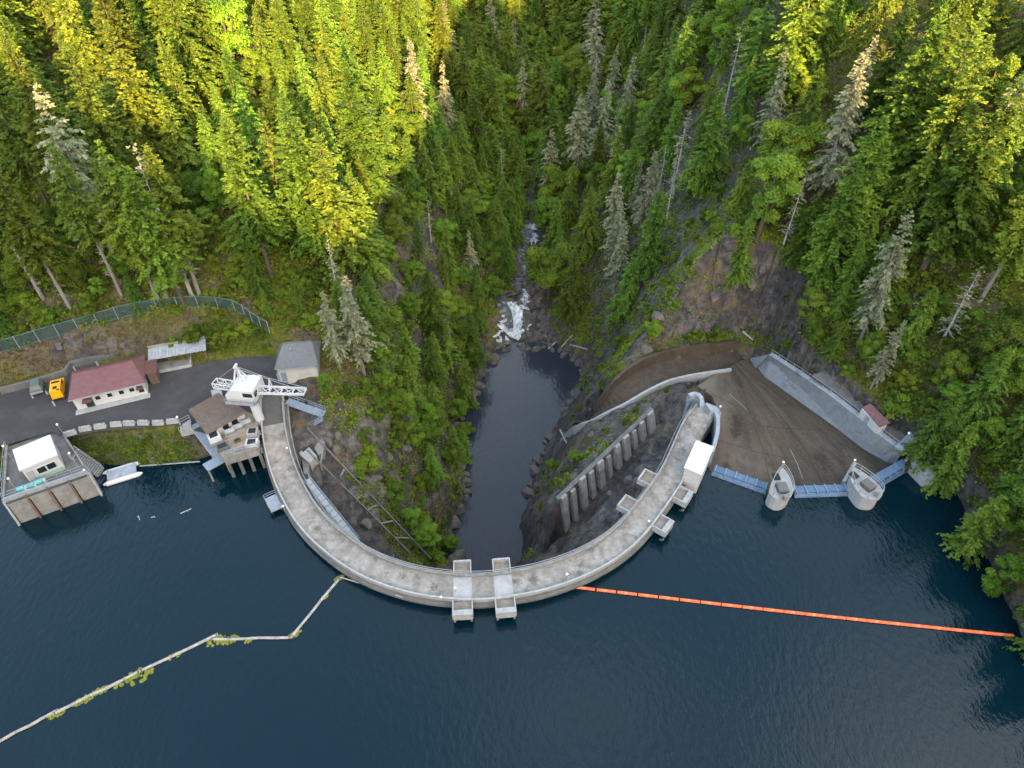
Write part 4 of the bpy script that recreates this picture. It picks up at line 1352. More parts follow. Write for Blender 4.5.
for (a, b_), lab in zip([(32, 396), (46.5, 392.5), (54, 404)], ['pale wheel stop left of the grey trailer', 'pale wheel stop between the trailer and the yellow truck', 'pale wheel stop behind the yellow truck']):
    p = W(a, b_, 5.01)
    if pr is None:
        pr = MB(); pr.prism([(-.14, -.75), (.14, -.75), (.14, .75), (-.14, .75)], 0, .16)
        pr.v = [(x * (1 if z < .1 else .7), y, z) for x, y, z in pr.v]
        pr = pr.build('wheel_stop', M['conc_light'])
        oo = pr
    else:
        oo = pr.copy(); col.objects.link(oo)
    setp(oo, lab, 'wheel stop', 'pale wheel stops in the yard'); oo.location = p; oo.rotation_euler = (0, 0, .75)
mb = MB(); q = W(218, 396, 5.0); mb.box(q + UPZ * .35, (1.5, 1.9, .7), .45); mb.box(q + UPZ * .74, (1.6, 2.0, .07), .45)
setp(mb.build('utility_box', M['conc_light']), 'pale grey utility box on the asphalt behind the brown roof', 'box')

# ------------------------------------------------------------------ intake house and deck
A, B = W(4, 503, 4.6), W(89, 473.5, 4.6)
u = B - A; L_ = u.length; u.normalize(); v = Vector((-u.y, u.x, 0))
dkO = A
t = thing('intake_deck', 'grey concrete intake deck standing in the lake at the lower left', 'deck', (A.x, A.y, 0))
dq = [W2(a, b_, 4.6) for a, b_ in [(4, 503), (89, 473.5), (75, 452), (59, 428), (8, 447)]]
mb = MB(); mb.prism(dq, 4.1, 4.59); mb.build('deck_slab', M['conc_dark'], t)
mb = MB(); mb.obox(A, u, v, (0, L_), (0, .3), (-.9, .75)); mb.build('front_parapet', M['conc_blue'], t)
for k0, k1 in ((0, 4), (1, 2), (2, 3)):
    a, b_ = Vector((*dq[k0], 4.6)), Vector((*dq[k1], 4.6))
    mb = MB(); mb.beam(a.lerp(b_, .03) - UPZ * 2.4, b_ - UPZ * 2.4, .3, 5.6); mb.build('side_wall', M['conc'], t)
# inclined trash rack face, five bays
nb = 4
for k in range(nb):
    s0, s1 = k * L_ / nb + .25, (k + 1) * L_ / nb - .2
    mb = MB()
    q0 = [A + u * s0 + v * -.05 - UPZ * .5, A + u * s1 + v * -.05 - UPZ * .5, A + u * s1 - v * .5 - UPZ * 5.8, A + u * s0 - v * .5 - UPZ * 5.8]
    mb.hexa([x - v * -.3 for x in q0] + q0)
    mb.build('rack_panel', M['conc'], t)
for k in range(nb + 1):
    s = k * L_ / nb
    mb = MB(); q = A + u * s
    P4 = [q - u * .13 + v * -.02 + UPZ * .2, q + u * .13 + v * -.02 + UPZ * .2, q + u * .13 - v * 1.1 - UPZ * 6.2, q - u * .13 - v * 1.1 - UPZ * 6.2]
    mb.hexa([x + v * .9 for x in P4] + P4)
    mb.build('rack_rib', M['rust'] if 0 < k < nb else M['conc_light'], t)
mb = MB()
def rail(mb, pts, h=1.05, step=1.6):
    for a, b_ in zip(pts[:-1], pts[1:]):
        a, b_ = Vector(a), Vector(b_)
        n_ = max(1, int((b_ - a).length / step))
        for k in range(n_ + 1): 
            q = a.lerp(b_, k / n_); mb.tube(q, q + UPZ * h, .05, n=5)
        for hh in (h * .5, h): mb.beam(a + UPZ * hh, b_ + UPZ * hh, .06)
rail(mb, [Vector((*dq[4], 4.9)), A + u * .15 + v * .15 + UPZ * .75, A + u * (L_ - .1) + v * .15 + UPZ * .75, Vector((*dq[2], 4.9))])
rail(mb, [A + u * L_ * .45 + v * .2, A + u * L_ * .45 + v * 3.2])
mb.build('railing', M['steel'], t)
A2, B2 = W(20, 470.5, 7.9), W(57, 455, 7.9)
A2.z = B2.z = 4.61
u2 = B2 - A2; L2_ = u2.length; u2.normalize(); v2 = Vector((-u2.y, u2.x, 0))
t = thing('intake_house', 'white intake house with a flat white roof on the intake deck', 'building', tuple(A2))
mb = MB(); mb.obox(A2, u2, v2, (.1, L2_ - .1), (.2, 4.5), (0, 3.1)); mb.build('wall', M['white_wall'], t)
mb = MB()
rp = [A2 + u2 * -.1 + v2 * -.05, A2 + u2 * (L2_ + .1) + v2 * -.05, A2 + u2 * (L2_ + .1) + v2 * 4.7, A2 + u2 * -.1 + v2 * 4.7]
mb.hexa([x + UPZ * 3.102 for x in rp] + [rp[0] + UPZ * 3.4, rp[1] + UPZ * 3.4, rp[2] + UPZ * 3.65, rp[3] + UPZ * 3.65]); mb.build('roof', M['white'], t)
for s in (1.7, 3.0):
    mb = MB(); mb.obox(A2, u2, v2, (s - .1, s + 1.2), (.12, .2), (1.1, 2.35)); wf = mb.build('window', M['white'], t)
    mb = MB(); mb.obox(A2, u2, v2, (s, s + 1.1), (.08, .12), (1.2, 2.25)); mb.build('pane', M['glass'], wf)
mb = MB(); mb.obox(A2, u2, v2, (1.3, L2_ - .3), (.13, .198), (.02, .75)); mb.build('mint_band', M['mint'], t)
mb = MB(); mb.obox(A2, u2, v2, (.3, 1.2), (.1, .198), (.02, 2.3)); mb.build('door', M['conc_light'], t)
mb = MB(); mb.obox(A2, u2, v2, (.2, 1.2), (-1.2, -.2), (0, .12)); mb.obox(A2, u2, v2, (.3, 1.1), (-1.1, -.3), (.121, .16))
setp(mb.build('floor_hatch', M['dark']), 'dark floor hatch in front of the intake house door', 'hatch')
# turquoise hoists
hp = None
for (a, b_), lab in zip([(22, 490), (32, 486.5), (40.5, 483)], ['turquoise gate hoist on the left of the intake deck row', 'turquoise gate hoist in the middle of the intake deck row', 'turquoise gate hoist on the right of the intake deck row']):
    p = W(a, b_, 5.2)
    if hp is None:
        hp = thing('gate_hoist', lab, 'hoist', (0, 0, 0), 'turquoise gate hoists on the intake deck')
        mb = MB(); mb.box((0, 0, .35), (1.1, .8, .5)); mb.tube((-.5, 0, .95), (.45, 0, .95), .38, n=12); mb.build('drum', M['turq'], hp)
        mb = MB(); mb.box((.62, 0, .6), (.25, .7, 1.0)); mb.tube((.1, .5, .5), (.1, .9, .5), .2); mb.build('motor', M['white'], hp)
        mb = MB(); mb.box((0, 0, .05), (1.5, 1.1, .1)); mb.build('base_plate', M['steel'], hp)
        r = hp
    else: r = dup(hp, (0, 0, 0), 0, None, lab)
    r.location = (p.x, p.y, 4.61); r.rotation_euler = (0, 0, .4)

# gangway and pontoon
a, b_ = W(73, 454, 5.0), W(101, 473, .8)
d = (b_ - a); dh = Vector((d.x, d.y, 0)).normalized(); s = Vector((-dh.y, dh.x, 0))
t = thing('gangway', 'grey ribbed gangway sloping down from the deck to the pontoon', 'gangway', tuple(a))
mb = MB(); q = [a - s * .75, b_ - s * .75, b_ + s * .75, a + s * .75]
mb.hexa([x - UPZ * .15 for x in q] + q); mb.build('walkway', M['conc_dark'], t)
mb = MB()
for k in range(1, 14):
    c = a.lerp(b_, k / 14); mb.beam(c - s * .7 + UPZ * .05, c + s * .7 + UPZ * .05, .22, .1)
mb.build('cleat', M['steel'], t)
mb = MB()
for e in (-.85, .85):
    mb.beam(a + s * e + UPZ * .1, b_ + s * e + UPZ * .1, .14, .3); mb.beam(a + s * e + UPZ * 1.0, b_ + s * e + UPZ * 1.0, .08)
    for k in range(8): c = a.lerp(b_, k / 7) + s * e; mb.tube(c, c + UPZ, .04, n=5)
mb.build('handrail', M['steel'], t)
a, b_ = W(105.5, 477, .6), W(138, 467, .6)
u = b_ - a; L_ = u.length; u.normalize(); v = Vector((-u.y, u.x, 0))
t = thing('pontoon_raft', 'flat grey decked pontoon raft floating at the foot of the gangway', 'raft', (a.x, a.y, 0))
mb = MB(); mb.obox(a, u, v, (0.2, L_ - .3), (-1.2, 1.2), (-.2, .02)); mb.build('deck', M['galv'], t)
for e in (-1.25, 1.25):
    mb = MB(); mb.tube(a + u * .1 + v * e - UPZ * .35, a + u * (L_ - .1) + v * e - UPZ * .35, .4, n=10)
    mb.tube(a + u * (L_ - .1) + v * e - UPZ * .35, a + u * (L_ + .5) + v * e - UPZ * .3, .4, .12, n=10)
    mb.tube(a + u * .1 + v * e - UPZ * .35, a + u * -.5 + v * e - UPZ * .3, .4, .12, n=10); mb.build('float', M['white'], t)
mb = MB()
for sx in (.4, L_ - .5):
    for e in (-1.05, 1.05): mb.tube(a + u * sx + v * e, a + u * sx + v * e + UPZ * .35, .1)
mb.build('bollard', M['steel'], t)
mb = MB()
pp = [W(140, 466, .2), W(160, 464.5, .2), W(180, 463, .3), W(200, 461.5, .5)]
for x, y in zip(pp[:-1], pp[1:]): mb.tube(x, y, .12, n=6)
setp(mb.build('mooring_cable', M['steel']), 'thin mooring cable running from the pontoon raft along the shore', 'cable')

# ------------------------------------------------------------------ control house, yard and crane
zt = 7.3
R4 = [W(206, 432.5, zt), W(246, 410, zt), W(219, 394, zt), W(189, 411, zt)]
t = thing('control_house', 'control house with a brown ribbed metal roof beside the white crane', 'building', (R4[0].x, R4[0].y, 4.8))
c4 = sum(R4, Vector()) / 4
mb = MB(); mb.prism([(c4.x + (p.x - c4.x) * .9, c4.y + (p.y - c4.y) * .9) for p in R4], -3, [6.7, 6.7, 6.7, 6.7]); mb.build('wall', M['white_wall'], t)
mb = MB(); mb.prism([(p.x, p.y) for p in R4], [6.72, 6.72, 7.0, 7.0], [7.15, 7.15, 7.6, 7.6]); rfo = mb.build('roof', M['brownroof'], t)
mb = MB()
for k in range(23):
    f = (k + .5) / 23
    a = R4[0].lerp(R4[1], f); b_ = R4[3].lerp(R4[2], f)
    mb.beam(Vector((a.x, a.y, 7.18)), Vector((b_.x, b_.y, 7.63)), .09, .1)
mb.build('roof_rib', M['rust'], rfo)
mb = MB()
a, b_ = [Vector((c4.x + (p.x - c4.x) * .9, c4.y + (p.y - c4.y) * .9, 5.0)) for p in R4[:2]]
uu = (b_ - a).normalized(); vv = Vector((uu.y, -uu.x, 0))
for f in (.15, .45, .7):
    mb = MB(); mb.obox(a.lerp(b_, f), uu, vv, (-.5, .5), (-.05, .06), (.5, 1.4))
    mb.build('window', M['glass'], t)
# yard slab in front
ydp = [W2(a, b_, 4.9) for a, b_ in [(206, 434), (224, 459), (258, 449), (258, 414), (246, 411)]]
t = thing('machinery_yard', 'tan concrete machinery yard in front of the control house', 'deck', (ydp[1][0], ydp[1][1], 0))
mb = MB(); mb.prism(ydp, 3.9, 4.9); mb.build('deck_slab', M['tanyard'], t)
mb = MB()
y0, y1 = Vector((*ydp[1], 4.9)), Vector((*ydp[2], 4.9))
uy = (y1 - y0); Ly = uy.length; uy.normalize(); vy = Vector((-uy.y, uy.x, 0))
mb.obox(y0, uy, vy, (0, Ly), (-.002, -.35), (-1.1, .6)); mb.obox(y0, uy, vy, (.2, Ly), (.4, 1.3), (.003, .12)); mb.build('front_wall', M['conc'], t)
mb = MB()
for k in range(4): mb.obox(y0, uy, vy, (k * Ly / 3.2, k * Ly / 3.2 + .5), (.3, .8), (-9, -1.0))
mb.build('pile', M['conc_dark'], t)
mb = MB(); rail(mb, [y0 + UPZ * .6, y1 + UPZ * .6], .9); mb.build('railing', M['steel'], t)
def gear(px, py, label, size, kind, rz):
    p = W(px, py, 4.905)
    q = thing(kind[0], label, kind[1], tuple(p))
    u = Vector((math.cos(rz), math.sin(rz), 0)); v = Vector((-u.y, u.x, 0))
    sx, sy, sz = size
    mb = MB(); mb.obox(p, u, v, (-sx, sx), (-sy, sy), (0, sz * .35)); mb.build('skid', M['steel'], q)
    mb = MB()
    if kind[0] == 'winch':
        mb.tube(p - u * sx * .8 + UPZ * sz * .65, p + u * sx * .8 + UPZ * sz * .65, sz * .34, n=12)
        mb.tube(p - u * sx * .85 + UPZ * sz * .65, p - u * sx * .75 + UPZ * sz * .65, sz * .5, n=12); mb.tube(p + u * sx * .75 + UPZ * sz * .65, p + u * sx * .85 + UPZ * sz * .65, sz * .5, n=12)
        mb.build('drum', M['conc_light'], q)
    else:
        mb.obox(p, u, v, (-sx * .9, sx * .9), (-sy * .9, sy * .9), (sz * .36, sz)); mb.build('housing', kind[2], q)
        mb = MB(); mb.obox(p, u, v, (-sx * .6, sx * .6), (-sy * .6, sy * .6), (sz + .002, sz + .12)); mb.build('cover', M['dark'], q)
gear(231, 434.5, 'grey cable winch nearest the left corner of the brown roof eave', (.9, .6, 1.3), ('winch', 'winch'), .55)
gear(239, 430, 'grey cable winch in the middle of the row under the brown roof eave', (.9, .6, 1.3), ('winch', 'winch'), .55)
gear(247, 425.5, 'grey cable winch nearest the white crane pedestal', (.9, .6, 1.3), ('winch', 'winch'), .55)
gear(216, 441, 'white equipment cabinet at the left end of the machinery yard', (1.0, .9, 1.4), ('equipment_cabinet', 'cabinet', M['white']), .55)
gear(224, 450, 'dark ribbed cooler unit near the front left of the machinery yard', (1.1, .7, 1.0), ('cooling_unit', 'machine', M['conc_dark']), .55)
gear(254, 436, 'pale generator with dark top near the dam side of the yard', (.9, .8, 1.2), ('generator', 'machine', M['conc_light']), .1)
gear(253, 446, 'white tank box at the front right of the machinery yard', (1.0, .8, 1.0), ('tank_box', 'machine', M['white']), .1)
gear(238, 442, 'low rust-dark valve chest in the middle of the tan yard', (.6, .4, .5), ('valve_chest', 'machine', M['rust']), .55)

# blue walkway left of the control house
pw = [W(194, 424, 5.2), W(218, 455.5, 3.6)]
d = (pw[1] - pw[0]); dh = Vector((d.x, d.y, 0)).normalized(); s = Vector((-dh.y, dh.x, 0))
t = thing('blue_walkway', 'blue steel walkway running down beside the control house to the water', 'walkway', tuple(pw[1]))
mb = MB(); q = [pw[0] - s * .8, pw[1] - s * .8, pw[1] + s * .8, pw[0] + s * .8]
mb.hexa([x - UPZ * .2 for x in q] + q); mb.build('deck', M['steel_blue'], t)
mb = MB(); c = pw[1] + dh * .9 - s * .9
mb.obox(Vector((c.x, c.y, 3.6)), dh, s, (-.9, .9), (-1.7, 1.7), (-.25, .004)); mb.build('landing', M['steel_blue'], t)
mb = MB()
for e in (-.85, .85): rail(mb, [pw[0] + s * e, pw[1] + s * e], 1.0)
mb.build('railing', M['steel'], t)
mb = MB()
for k in (-1.4, 1.4): 
    q = Vector((c.x, c.y, 3.4)) + s * k; mb.tube(q, q - UPZ * 7, .15)
mb.build('pile', M['steel'], t)
p = W(187, 428, 4.8)
t = thing('entrance_steps', 'pale concrete entrance steps left of the control house', 'steps', tuple(p))
mb = MB()
u = Vector((.93, .36, 0)); v = Vector((-.36, .93, 0))
for k in range(4): mb.obox(p, u, v, (-1.0 + k * .45, -.55 + k * .45), (-.9, .9), (-.8, .15 + k * .2))
mb.build('tread', M['conc_light'], t)
mb = MB(); rail(mb, [p + u * -1 + v * -.9 + UPZ * .2, p + u * .8 + v * -.9 + UPZ * .8]); rail(mb, [p + u * -1 + v * .9 + UPZ * .2, p + u * .8 + v * .9 + UPZ * .8]); mb.build('railing', M['steel'], t)

# crane
cr = Vector((-41.15, 77.6, 4.9))
t = thing('white_crane', 'white pedestal crane with a lattice boom beside the dam end', 'crane', tuple(cr))
mb = MB(); mb.tube(cr - UPZ * 1, cr + UPZ * 3.6, .75, n=20); mb.tube(cr + UPZ * 3.6, cr + UPZ * 5.0, .75, 1.75, n=20); mb.build('pedestal', M['white'], t, False)
mb = MB(); mb.tube(cr + UPZ * 5.0, cr + UPZ * 5.45, 1.8, n=24); mb.build('slew_ring', M['steel'], t)
ba = W(259, 391, 12.6); bt = W(304.5, 394.5, 12.6)
u = bt - ba; u.z = 0; u.normalize(); v = Vector((-u.y, u.x, 0))
c0 = Vector((cr.x, cr.y, 10.4))
mb = MB()
def slabpoly(pts): mb.add(pts, [])
a0, a1, b0, b1 = -3.1, 1.6, -1.8, 2.0
prof = [(a0, 0.1), (a0, 1.2), (a0 + 1.0, 2.2), (a1, 2.45), (a1, .1)]
vs = []
for bb in (b0, b1):
    for a, z in prof: vs.append(c0 + u * a + v * bb + UPZ * z)
n = len(prof)
mb.add(vs, [tuple(range(n)), tuple(range(2 * n - 1, n - 1, -1))] + [(k, (k + 1) % n, n + (k + 1) % n, n + k) for k in range(n)])
mb.build('cabin', M['white'], t)
mb = MB(); mb.obox(c0, u, v, (-.2, 1.32), (b0 - .03, b0 + .03), (1.1, 1.9)); mb.obox(c0, u, v, (a1 - .01, a1 + .03), (b0 + .2, b0 + 1.2), (1.0, 1.9)); mb.build('cab_window', M['glass'], t)
mb = MB(); rail(mb, [c0 + u * a0 + v * (b0 - .6), c0 + u * a1 + v * (b0 - .6), c0 + u * (a1) + v * b0], 1.0, 1.0); mb.obox(c0, u, v, (a0, a1), (b0 - .7, b0 - .05), (-.05, .05)); mb.build('catwalk', M['steel'], t)
def lattice(mb, p, q, w, hgt, n_, r=.09, taper=1.0):
    d = (q - p).normalized(); s = d.cross(UPZ).normalized()
    def cc(f, i):
        k = 1 + (taper - 1) * f
        return p.lerp(q, f) + s * (w / 2 * k * (1 if i in (0, 3) else -1)) + UPZ * (hgt / 2 * k * (1 if i > 1 else -1))
    for i in range(4): mb.beam(cc(0, i), cc(1, i), r * 2)
    for k in range(n_):
        f0, f1 = k / n_, (k + 1) / n_
        for i in range(4):
            j = (i + 1) % 4
            mb.beam(cc(f0, i), cc(f1, j), r * 1.3)
            mb.beam(cc(f1, i), cc(f1, j), r * 1.3)
    for i in range(4): mb.beam(cc(0, i), cc(0, (i + 1) % 4), r * 1.6)
ba.z = 11.5; bt.z = 11.8
ba = c0 + u * 1.5 + v * .05 + UPZ * 1.1
bt = ba + u * 7.6 + UPZ * .4
mb = MB(); lattice(mb, ba, bt, 1.6, .3, 4, .07, .85); mb.build('boom', M['white'], t)
mb = MB(); lattice(mb, c0 + u * (a0 + .1) + v * .5 + UPZ * 1.1, c0 + u * (a0 - 2.9) + v * .9 + UPZ * 1.0, 1.3, .9, 2, .07); mb.build('counter_jib', M['white'], t)
ap_ = c0 + u * -1.5 + v * .9 + UPZ * 5.0
mb = MB()
for q in (c0 + u * -2.3 + v * .2 + UPZ * 2, c0 + u * -2.0 + v * 1.5 + UPZ * 2, c0 + u * -.5 + v * .4 + UPZ * 2.3, c0 + u * -.5 + v * 1.5 + UPZ * 2.3): mb.beam(q, ap_, .2)
mb.beam(ap_ - v * .5, ap_ + v * .5, .3); mb.build('mast', M['white'], t)
mb = MB(); k1 = ba.lerp(bt, .28) + v * .4 + UPZ * 2.2
mb.beam(ap_, k1, .06); mb.beam(k1, bt + UPZ * .5 + v * .4, .06); mb.beam(ap_ - v * .4, bt + UPZ * .5 - v * .4, .06); mb.beam(ap_, c0 + u * (a0 - 2.8) + v * .9 + UPZ * 1.4, .06); mb.build('stay_cable', M['steel'], t)
mb = MB()
for e in (-.5, .5): mb.beam(ba.lerp(bt, .28) + v * e + UPZ * .5, k1, .12)
mb.build('strut', M['white'], t)
mb = MB(); hk = bt + u * -.3; mb.tube(hk, hk - UPZ * 2.2, .03, n=5); mb.box(hk - UPZ * 2.4, (.35, .35, .6)); mb.build('hook_block', M['dark'], t)

# ------------------------------------------------------------------ stairs, anchor, inclined track and pipes on the left of the gorge
def stair(pa, pb, name, label, w, cat, m_):
    a, b_ = W(*pa), W(*pb)
    d = (b_ - a); dh = Vector((d.x, d.y, 0)).normalized(); s = Vector((-dh.y, dh.x, 0))
    t = thing(name, label, cat, tuple(b_))
    mb = MB(); q = [a - s * w, b_ - s * w, b_ + s * w, a + s * w]
    mb.hexa([x - UPZ * .2 for x in q] + q); mb.build('tread_deck', m_, t)
    mb = MB()
    for k in range(1, 12): c = a.lerp(b_, k / 12); mb.beam(c - s * w * .95 + UPZ * .04, c + s * w * .95 + UPZ * .04, .12, .08)
    mb.build('tread', M['conc_blue'], t)
    mb = MB()
    for e in (-w, w): rail(mb, [a + s * e, b_ + s * e], 1.05, 1.4)
    mb.build('railing', M['steel_blue'], t)
    mb = MB(); c = b_.lerp(a, .1); mb.tube(c, c - UPZ * 6, .12); c = b_.lerp(a, .7); mb.tube(c, c - UPZ * 6, .12); mb.build('support', M['steel'], t)
stair((287, 401, 4.6), (324, 414, 3.2), 'steel_walkway', 'blue grey steel walkway leading off the dam end onto the rock', .75, 'walkway', M['steel_blue'])
stair((323, 417, 3.1), (299, 432.5, -.2), 'steel_stairs', 'blue grey steel stairs doubling back below the walkway', .65, 'stairs', M['steel_blue'])
stair((306, 480, 1.2), (357, 543, -3.5), 'pipe_walkway', 'long straight grey catwalk beside the downstream face of the dam', .55, 'walkway', M['pipe'])
p = W(314, 440, 0)
t = thing('track_anchor', 'grey concrete anchor block with a dark slot above the inclined track', 'concrete block', (p.x, p.y, -2))
pr_ = [W2(a, b_, .6) for a, b_ in [(299, 436), (303, 432), (312, 430), (321, 434), (325, 442), (323, 452), (318, 455), (309, 438)]]
mb = MB(); mb.prism(pr_, -7, .6); mb.build('round_pad', M['conc'], t)
pr_ = [W2(a, b_, 1.0) for a, b_ in [(298, 446), (308.5, 436.5), (312, 441), (309, 447), (317, 456), (310, 463), (300, 455)]]
mb = MB(); mb.prism(pr_, -7, 1.0); mb.build('block', M['conc_light'], t)
pr_ = [W2(a, b_, 1.05) for a, b_ in [(300, 447), (309, 441), (311, 445), (303, 452)]]
mb = MB(); mb.prism(pr_, .5, 1.06); mb.build('slot', M['dark'], t)
pr_ = [W2(a, b_, .2) for a, b_ in [(301, 456), (309, 463), (308, 474), (304, 474)]]
mb = MB(); mb.prism(pr_, -7, .2); mb.build('apron', M['conc'], t)
t = thing('inclined_track', 'rusty inclined cable track dropping from the anchor block into the gorge', 'track', tuple(W(311, 441, 1.2)))
tr = []
for (x0, y0_), (x1, y1_) in (((311, 441), (432, 567)), ((311, 463), (412, 561))):
    pts = [Wt(x0 + (x1 - x0) * k / 9, y0_ + (y1_ - y0_) * k / 9) for k in range(10)]
    f_ = np.polyfit(np.linspace(0, 1, 10), [p.z for p in pts], 1)
    tr.append((Vector((pts[0].x, pts[0].y, f_[1] + 1.6)), Vector((pts[-1].x, pts[-1].y, f_[0] + f_[1] + 1.6))))
for a, b_ in tr:
    mb = MB(); mb.beam(a, b_, .2, .3); mb.build('rail', M['conc_dark'], t)
for f in (.12, .28, .45, .55, .68, .82):
    a = tr[0][0].lerp(tr[0][1], f); b_ = tr[1][0].lerp(tr[1][1], f)
    mb = MB(); mb.beam(a - UPZ * .3, b_ - UPZ * .3, .2, .2); c = a.lerp(b_, .5) - UPZ * .3
    mb.beam(a - UPZ * .3, a - UPZ * 2.5, .18); mb.beam(b_ - UPZ * .3, b_ - UPZ * 2.5, .18); mb.build('trestle', M['conc'], t)

# small floating platform at the upstream face
p = W(273.5, 503, .9)
t = thing('work_platform', 'small pale blue work platform hung on the upstream dam face', 'platform', (p.x, p.y, 0))
u = Vector((.55, -.835, 0)); v = Vector((.835, .55, 0))
mb = MB(); mb.obox(p, u, v, (-1.5, 1.5), (-.9, .9), (-.15, 0)); mb.build('deck', M['galv'], t)
mb = MB(); rail(mb, [p + u * 1.5 + v * -.9, p + u * -1.5 + v * -.9, p + u * -1.5 + v * .9], .9, 1.0); rail(mb, [p + u * 1.5 + v * -.9, p + u * 1.5 + v * .9], .9, 1.0); mb.build('railing', M['steel_blue'], t)
mb = MB()
for e in (-.8, .8): mb.tube(p + u * -1.5 + v * e - UPZ * .45, p + u * 1.5 + v * e - UPZ * .45, .35)
mb.build('float', M['dark'], t)
mb = MB(); q = p + v * 1.0; mb.beam(q - u * .3 - UPZ * .5, q - u * .3 + v * 1.6 + UPZ * 3.2, .1); mb.beam(q + u * .3 - UPZ * .5, q + u * .3 + v * 1.6 + UPZ * 3.2, .1); mb.build('ladder', M['steel'], t)
p = W(261, 449, 2)
t = thing('level_gauge', 'small white gauge box on the dam corner below the control house', 'gauge', tuple(p))
mb = MB(); mb.box(p, (.7, .7, 1.3), .4); mb.build('housing', M['white'], t)
mb = MB(); mb.beam(p + Vector((.2, 0, -3)), p + Vector((.2, 0, .9)), .2); mb.build('stilling_pipe', M['steel'], t)

# ------------------------------------------------------------------ floating booms
def log(pa, pb, label, r=.2):
    a, b_ = W(*pa, .1), W(*pb, .1)
    t = thing('boom_log', label, 'log', tuple(a), 'pale log boom')
    n_ = 5; mb = MB()
    dd = (b_ - a); sd = Vector((-dd.y, dd.x, 0)).normalized()
    pp = [a.lerp(b_, k / n_) + sd * random.uniform(-.1, .1) * (0 < k < n_) for k in range(n_ + 1)]
    for x, y in zip(pp[:-1], pp[1:]): mb.tube(x, y, r * random.uniform(.9, 1.1), r, n=8)
    mb.build('trunk', M['log'], t, True)
    mb = MB()
    for x in (a, b_): mb.tube(x.lerp(b_ if x is a else a, .01) + UPZ * .02 - sd * .02, x.lerp(b_ if x is a else a, .02) + UPZ * .02, r * 1.25, n=8)
    mb.build('shackle_band', M['rust'], t)
log((-14, 748), (58, 710), 'pale log boom section cut by the left edge of the photo')
log((53, 714), (140, 671), 'pale log boom section left of the big moss patch', .2)
log((140, 671), (218, 634), 'pale log boom section right of the big moss patch', .2)
log((211, 639), (291, 637.5), 'straight level log boom section in the middle of the run', .18)
log((291, 637.5), (340, 578), 'short steep log boom section reaching towards the dam', .2)
mb = MB()
pp = [W(340, 577, .12), W(360, 583, .3), W(385, 592, .6), W(402, 597, 1.2)]
for x, y in zip(pp[:-1], pp[1:]): mb.tube(x, y, .1, n=6)
setp(mb.build('boom_cable', M['log']), 'pale cable tying the log boom to the dam face', 'cable')
for k, (a, b_, r_, lab) in enumerate([(134, 678, 1.35, 'largest green moss patch in the crook of the log boom'), (100, 691, .6, 'small moss patch left of the largest one on the log boom'),
        (83, 700, .7, 'moss patch near the left overlap of the boom logs'), (56, 714, .6, 'moss patch at the leftmost log overlap'), (174, 656, .5, 'small moss patch on the rising log section'),
        (215, 641, .8, 'moss patch where the rising and level logs meet'), (230, 640, .7, 'yellow green moss patch on the level log'), (249, 640, .4, 'small moss patch near the middle of the level log'),
        (295, 634, .5, 'moss patch at the elbow of the steep log'), (325, 597, .35, 'small moss patch halfway up the steep log'), (339, 578, .45, 'moss patch at the top end of the steep log')]):
    p = W(a, b_, .02)
    vs, nn = [], 22
    mb = MB()
    for j in range(46):
        an, rr = random.uniform(0, 6.28), r_ * math.sqrt(random.random())
        q = p + Vector((math.cos(an) * rr * 1.5, math.sin(an) * rr * .8 + math.cos(an) * rr * .6, 0))
        mb.ball(q, random.uniform(.14, .3) * (r_ ** .5), 6, 4, .45)
    setp(mb.build('moss_patch', M['moss']), lab, 'moss', 'floating moss along the log boom')
# orange boom
a, b_ = (575, 587), (1012, 635.5)
nf = 21
fp_ = []
for k in range(nf + 1):
    f = k / nf
    fp_.append(W(a[0] + (b_[0] - a[0]) * f, a[1] + (b_[1] - a[1]) * f + 1.6 * math.sin(f * math.pi) * .8, .12))
of = None
for k in range(nf):
    x, y = fp_[k], fp_[k + 1]
    d = y - x; L_ = d.length
    if of is None:
        of = thing('boom_float', '', 'float', (0, 0, 0), 'orange safety boom floats')
        mb = MB(); mb.tube((.12, 0, 0), (L_ - .12, 0, 0), .21, n=10); mb.build('float_body', M['orange'], of, False)
        mb = MB(); mb.tube((L_ - .12, 0, 0), (L_ + .12, 0, 0), .1, n=6); mb.build('coupling', M['dark'], of)
        r = of
    else: r = dup(of, (0, 0, 0))
    r.location = x; r.rotation_euler = (0, 0, math.atan2(d.y, d.x))
    if k == 0: r['label'] = 'orange boom float touching the upstream dam face'
    elif k == 1: r['label'] = 'orange boom float second from the dam face'
    elif k == nf - 1: r['label'] = 'orange boom float at the far end beneath the overhanging trees'
    elif k == nf - 2: r['label'] = 'orange boom float second from the overhanging trees'
    else: r['label'] = 'orange boom float in the middle run between dam and trees'
# drifting sticks
for (a, b_), an, L_, lab in [((139, 518), -.9, .9, 'short pale stick drifting below the pontoon raft'), ((186, 511), .6, 1.6, 'longer pale stick drifting in front of the control house'),
                             ((153, 517), .4, .5, 'tiny pale stick drifting between the two others')]:
    p = W(a, b_, .03); dd = Vector((math.cos(an), math.sin(an), 0))
    mb = MB(); mb.tube(p - dd * L_ / 2, p + dd * L_ / 2, .09, .06, n=6); mb.beam(p, p + dd * .25 + Vector((.12, -.1, 0)), .05)
    setp(mb.build('driftwood', M['log']), lab, 'driftwood')

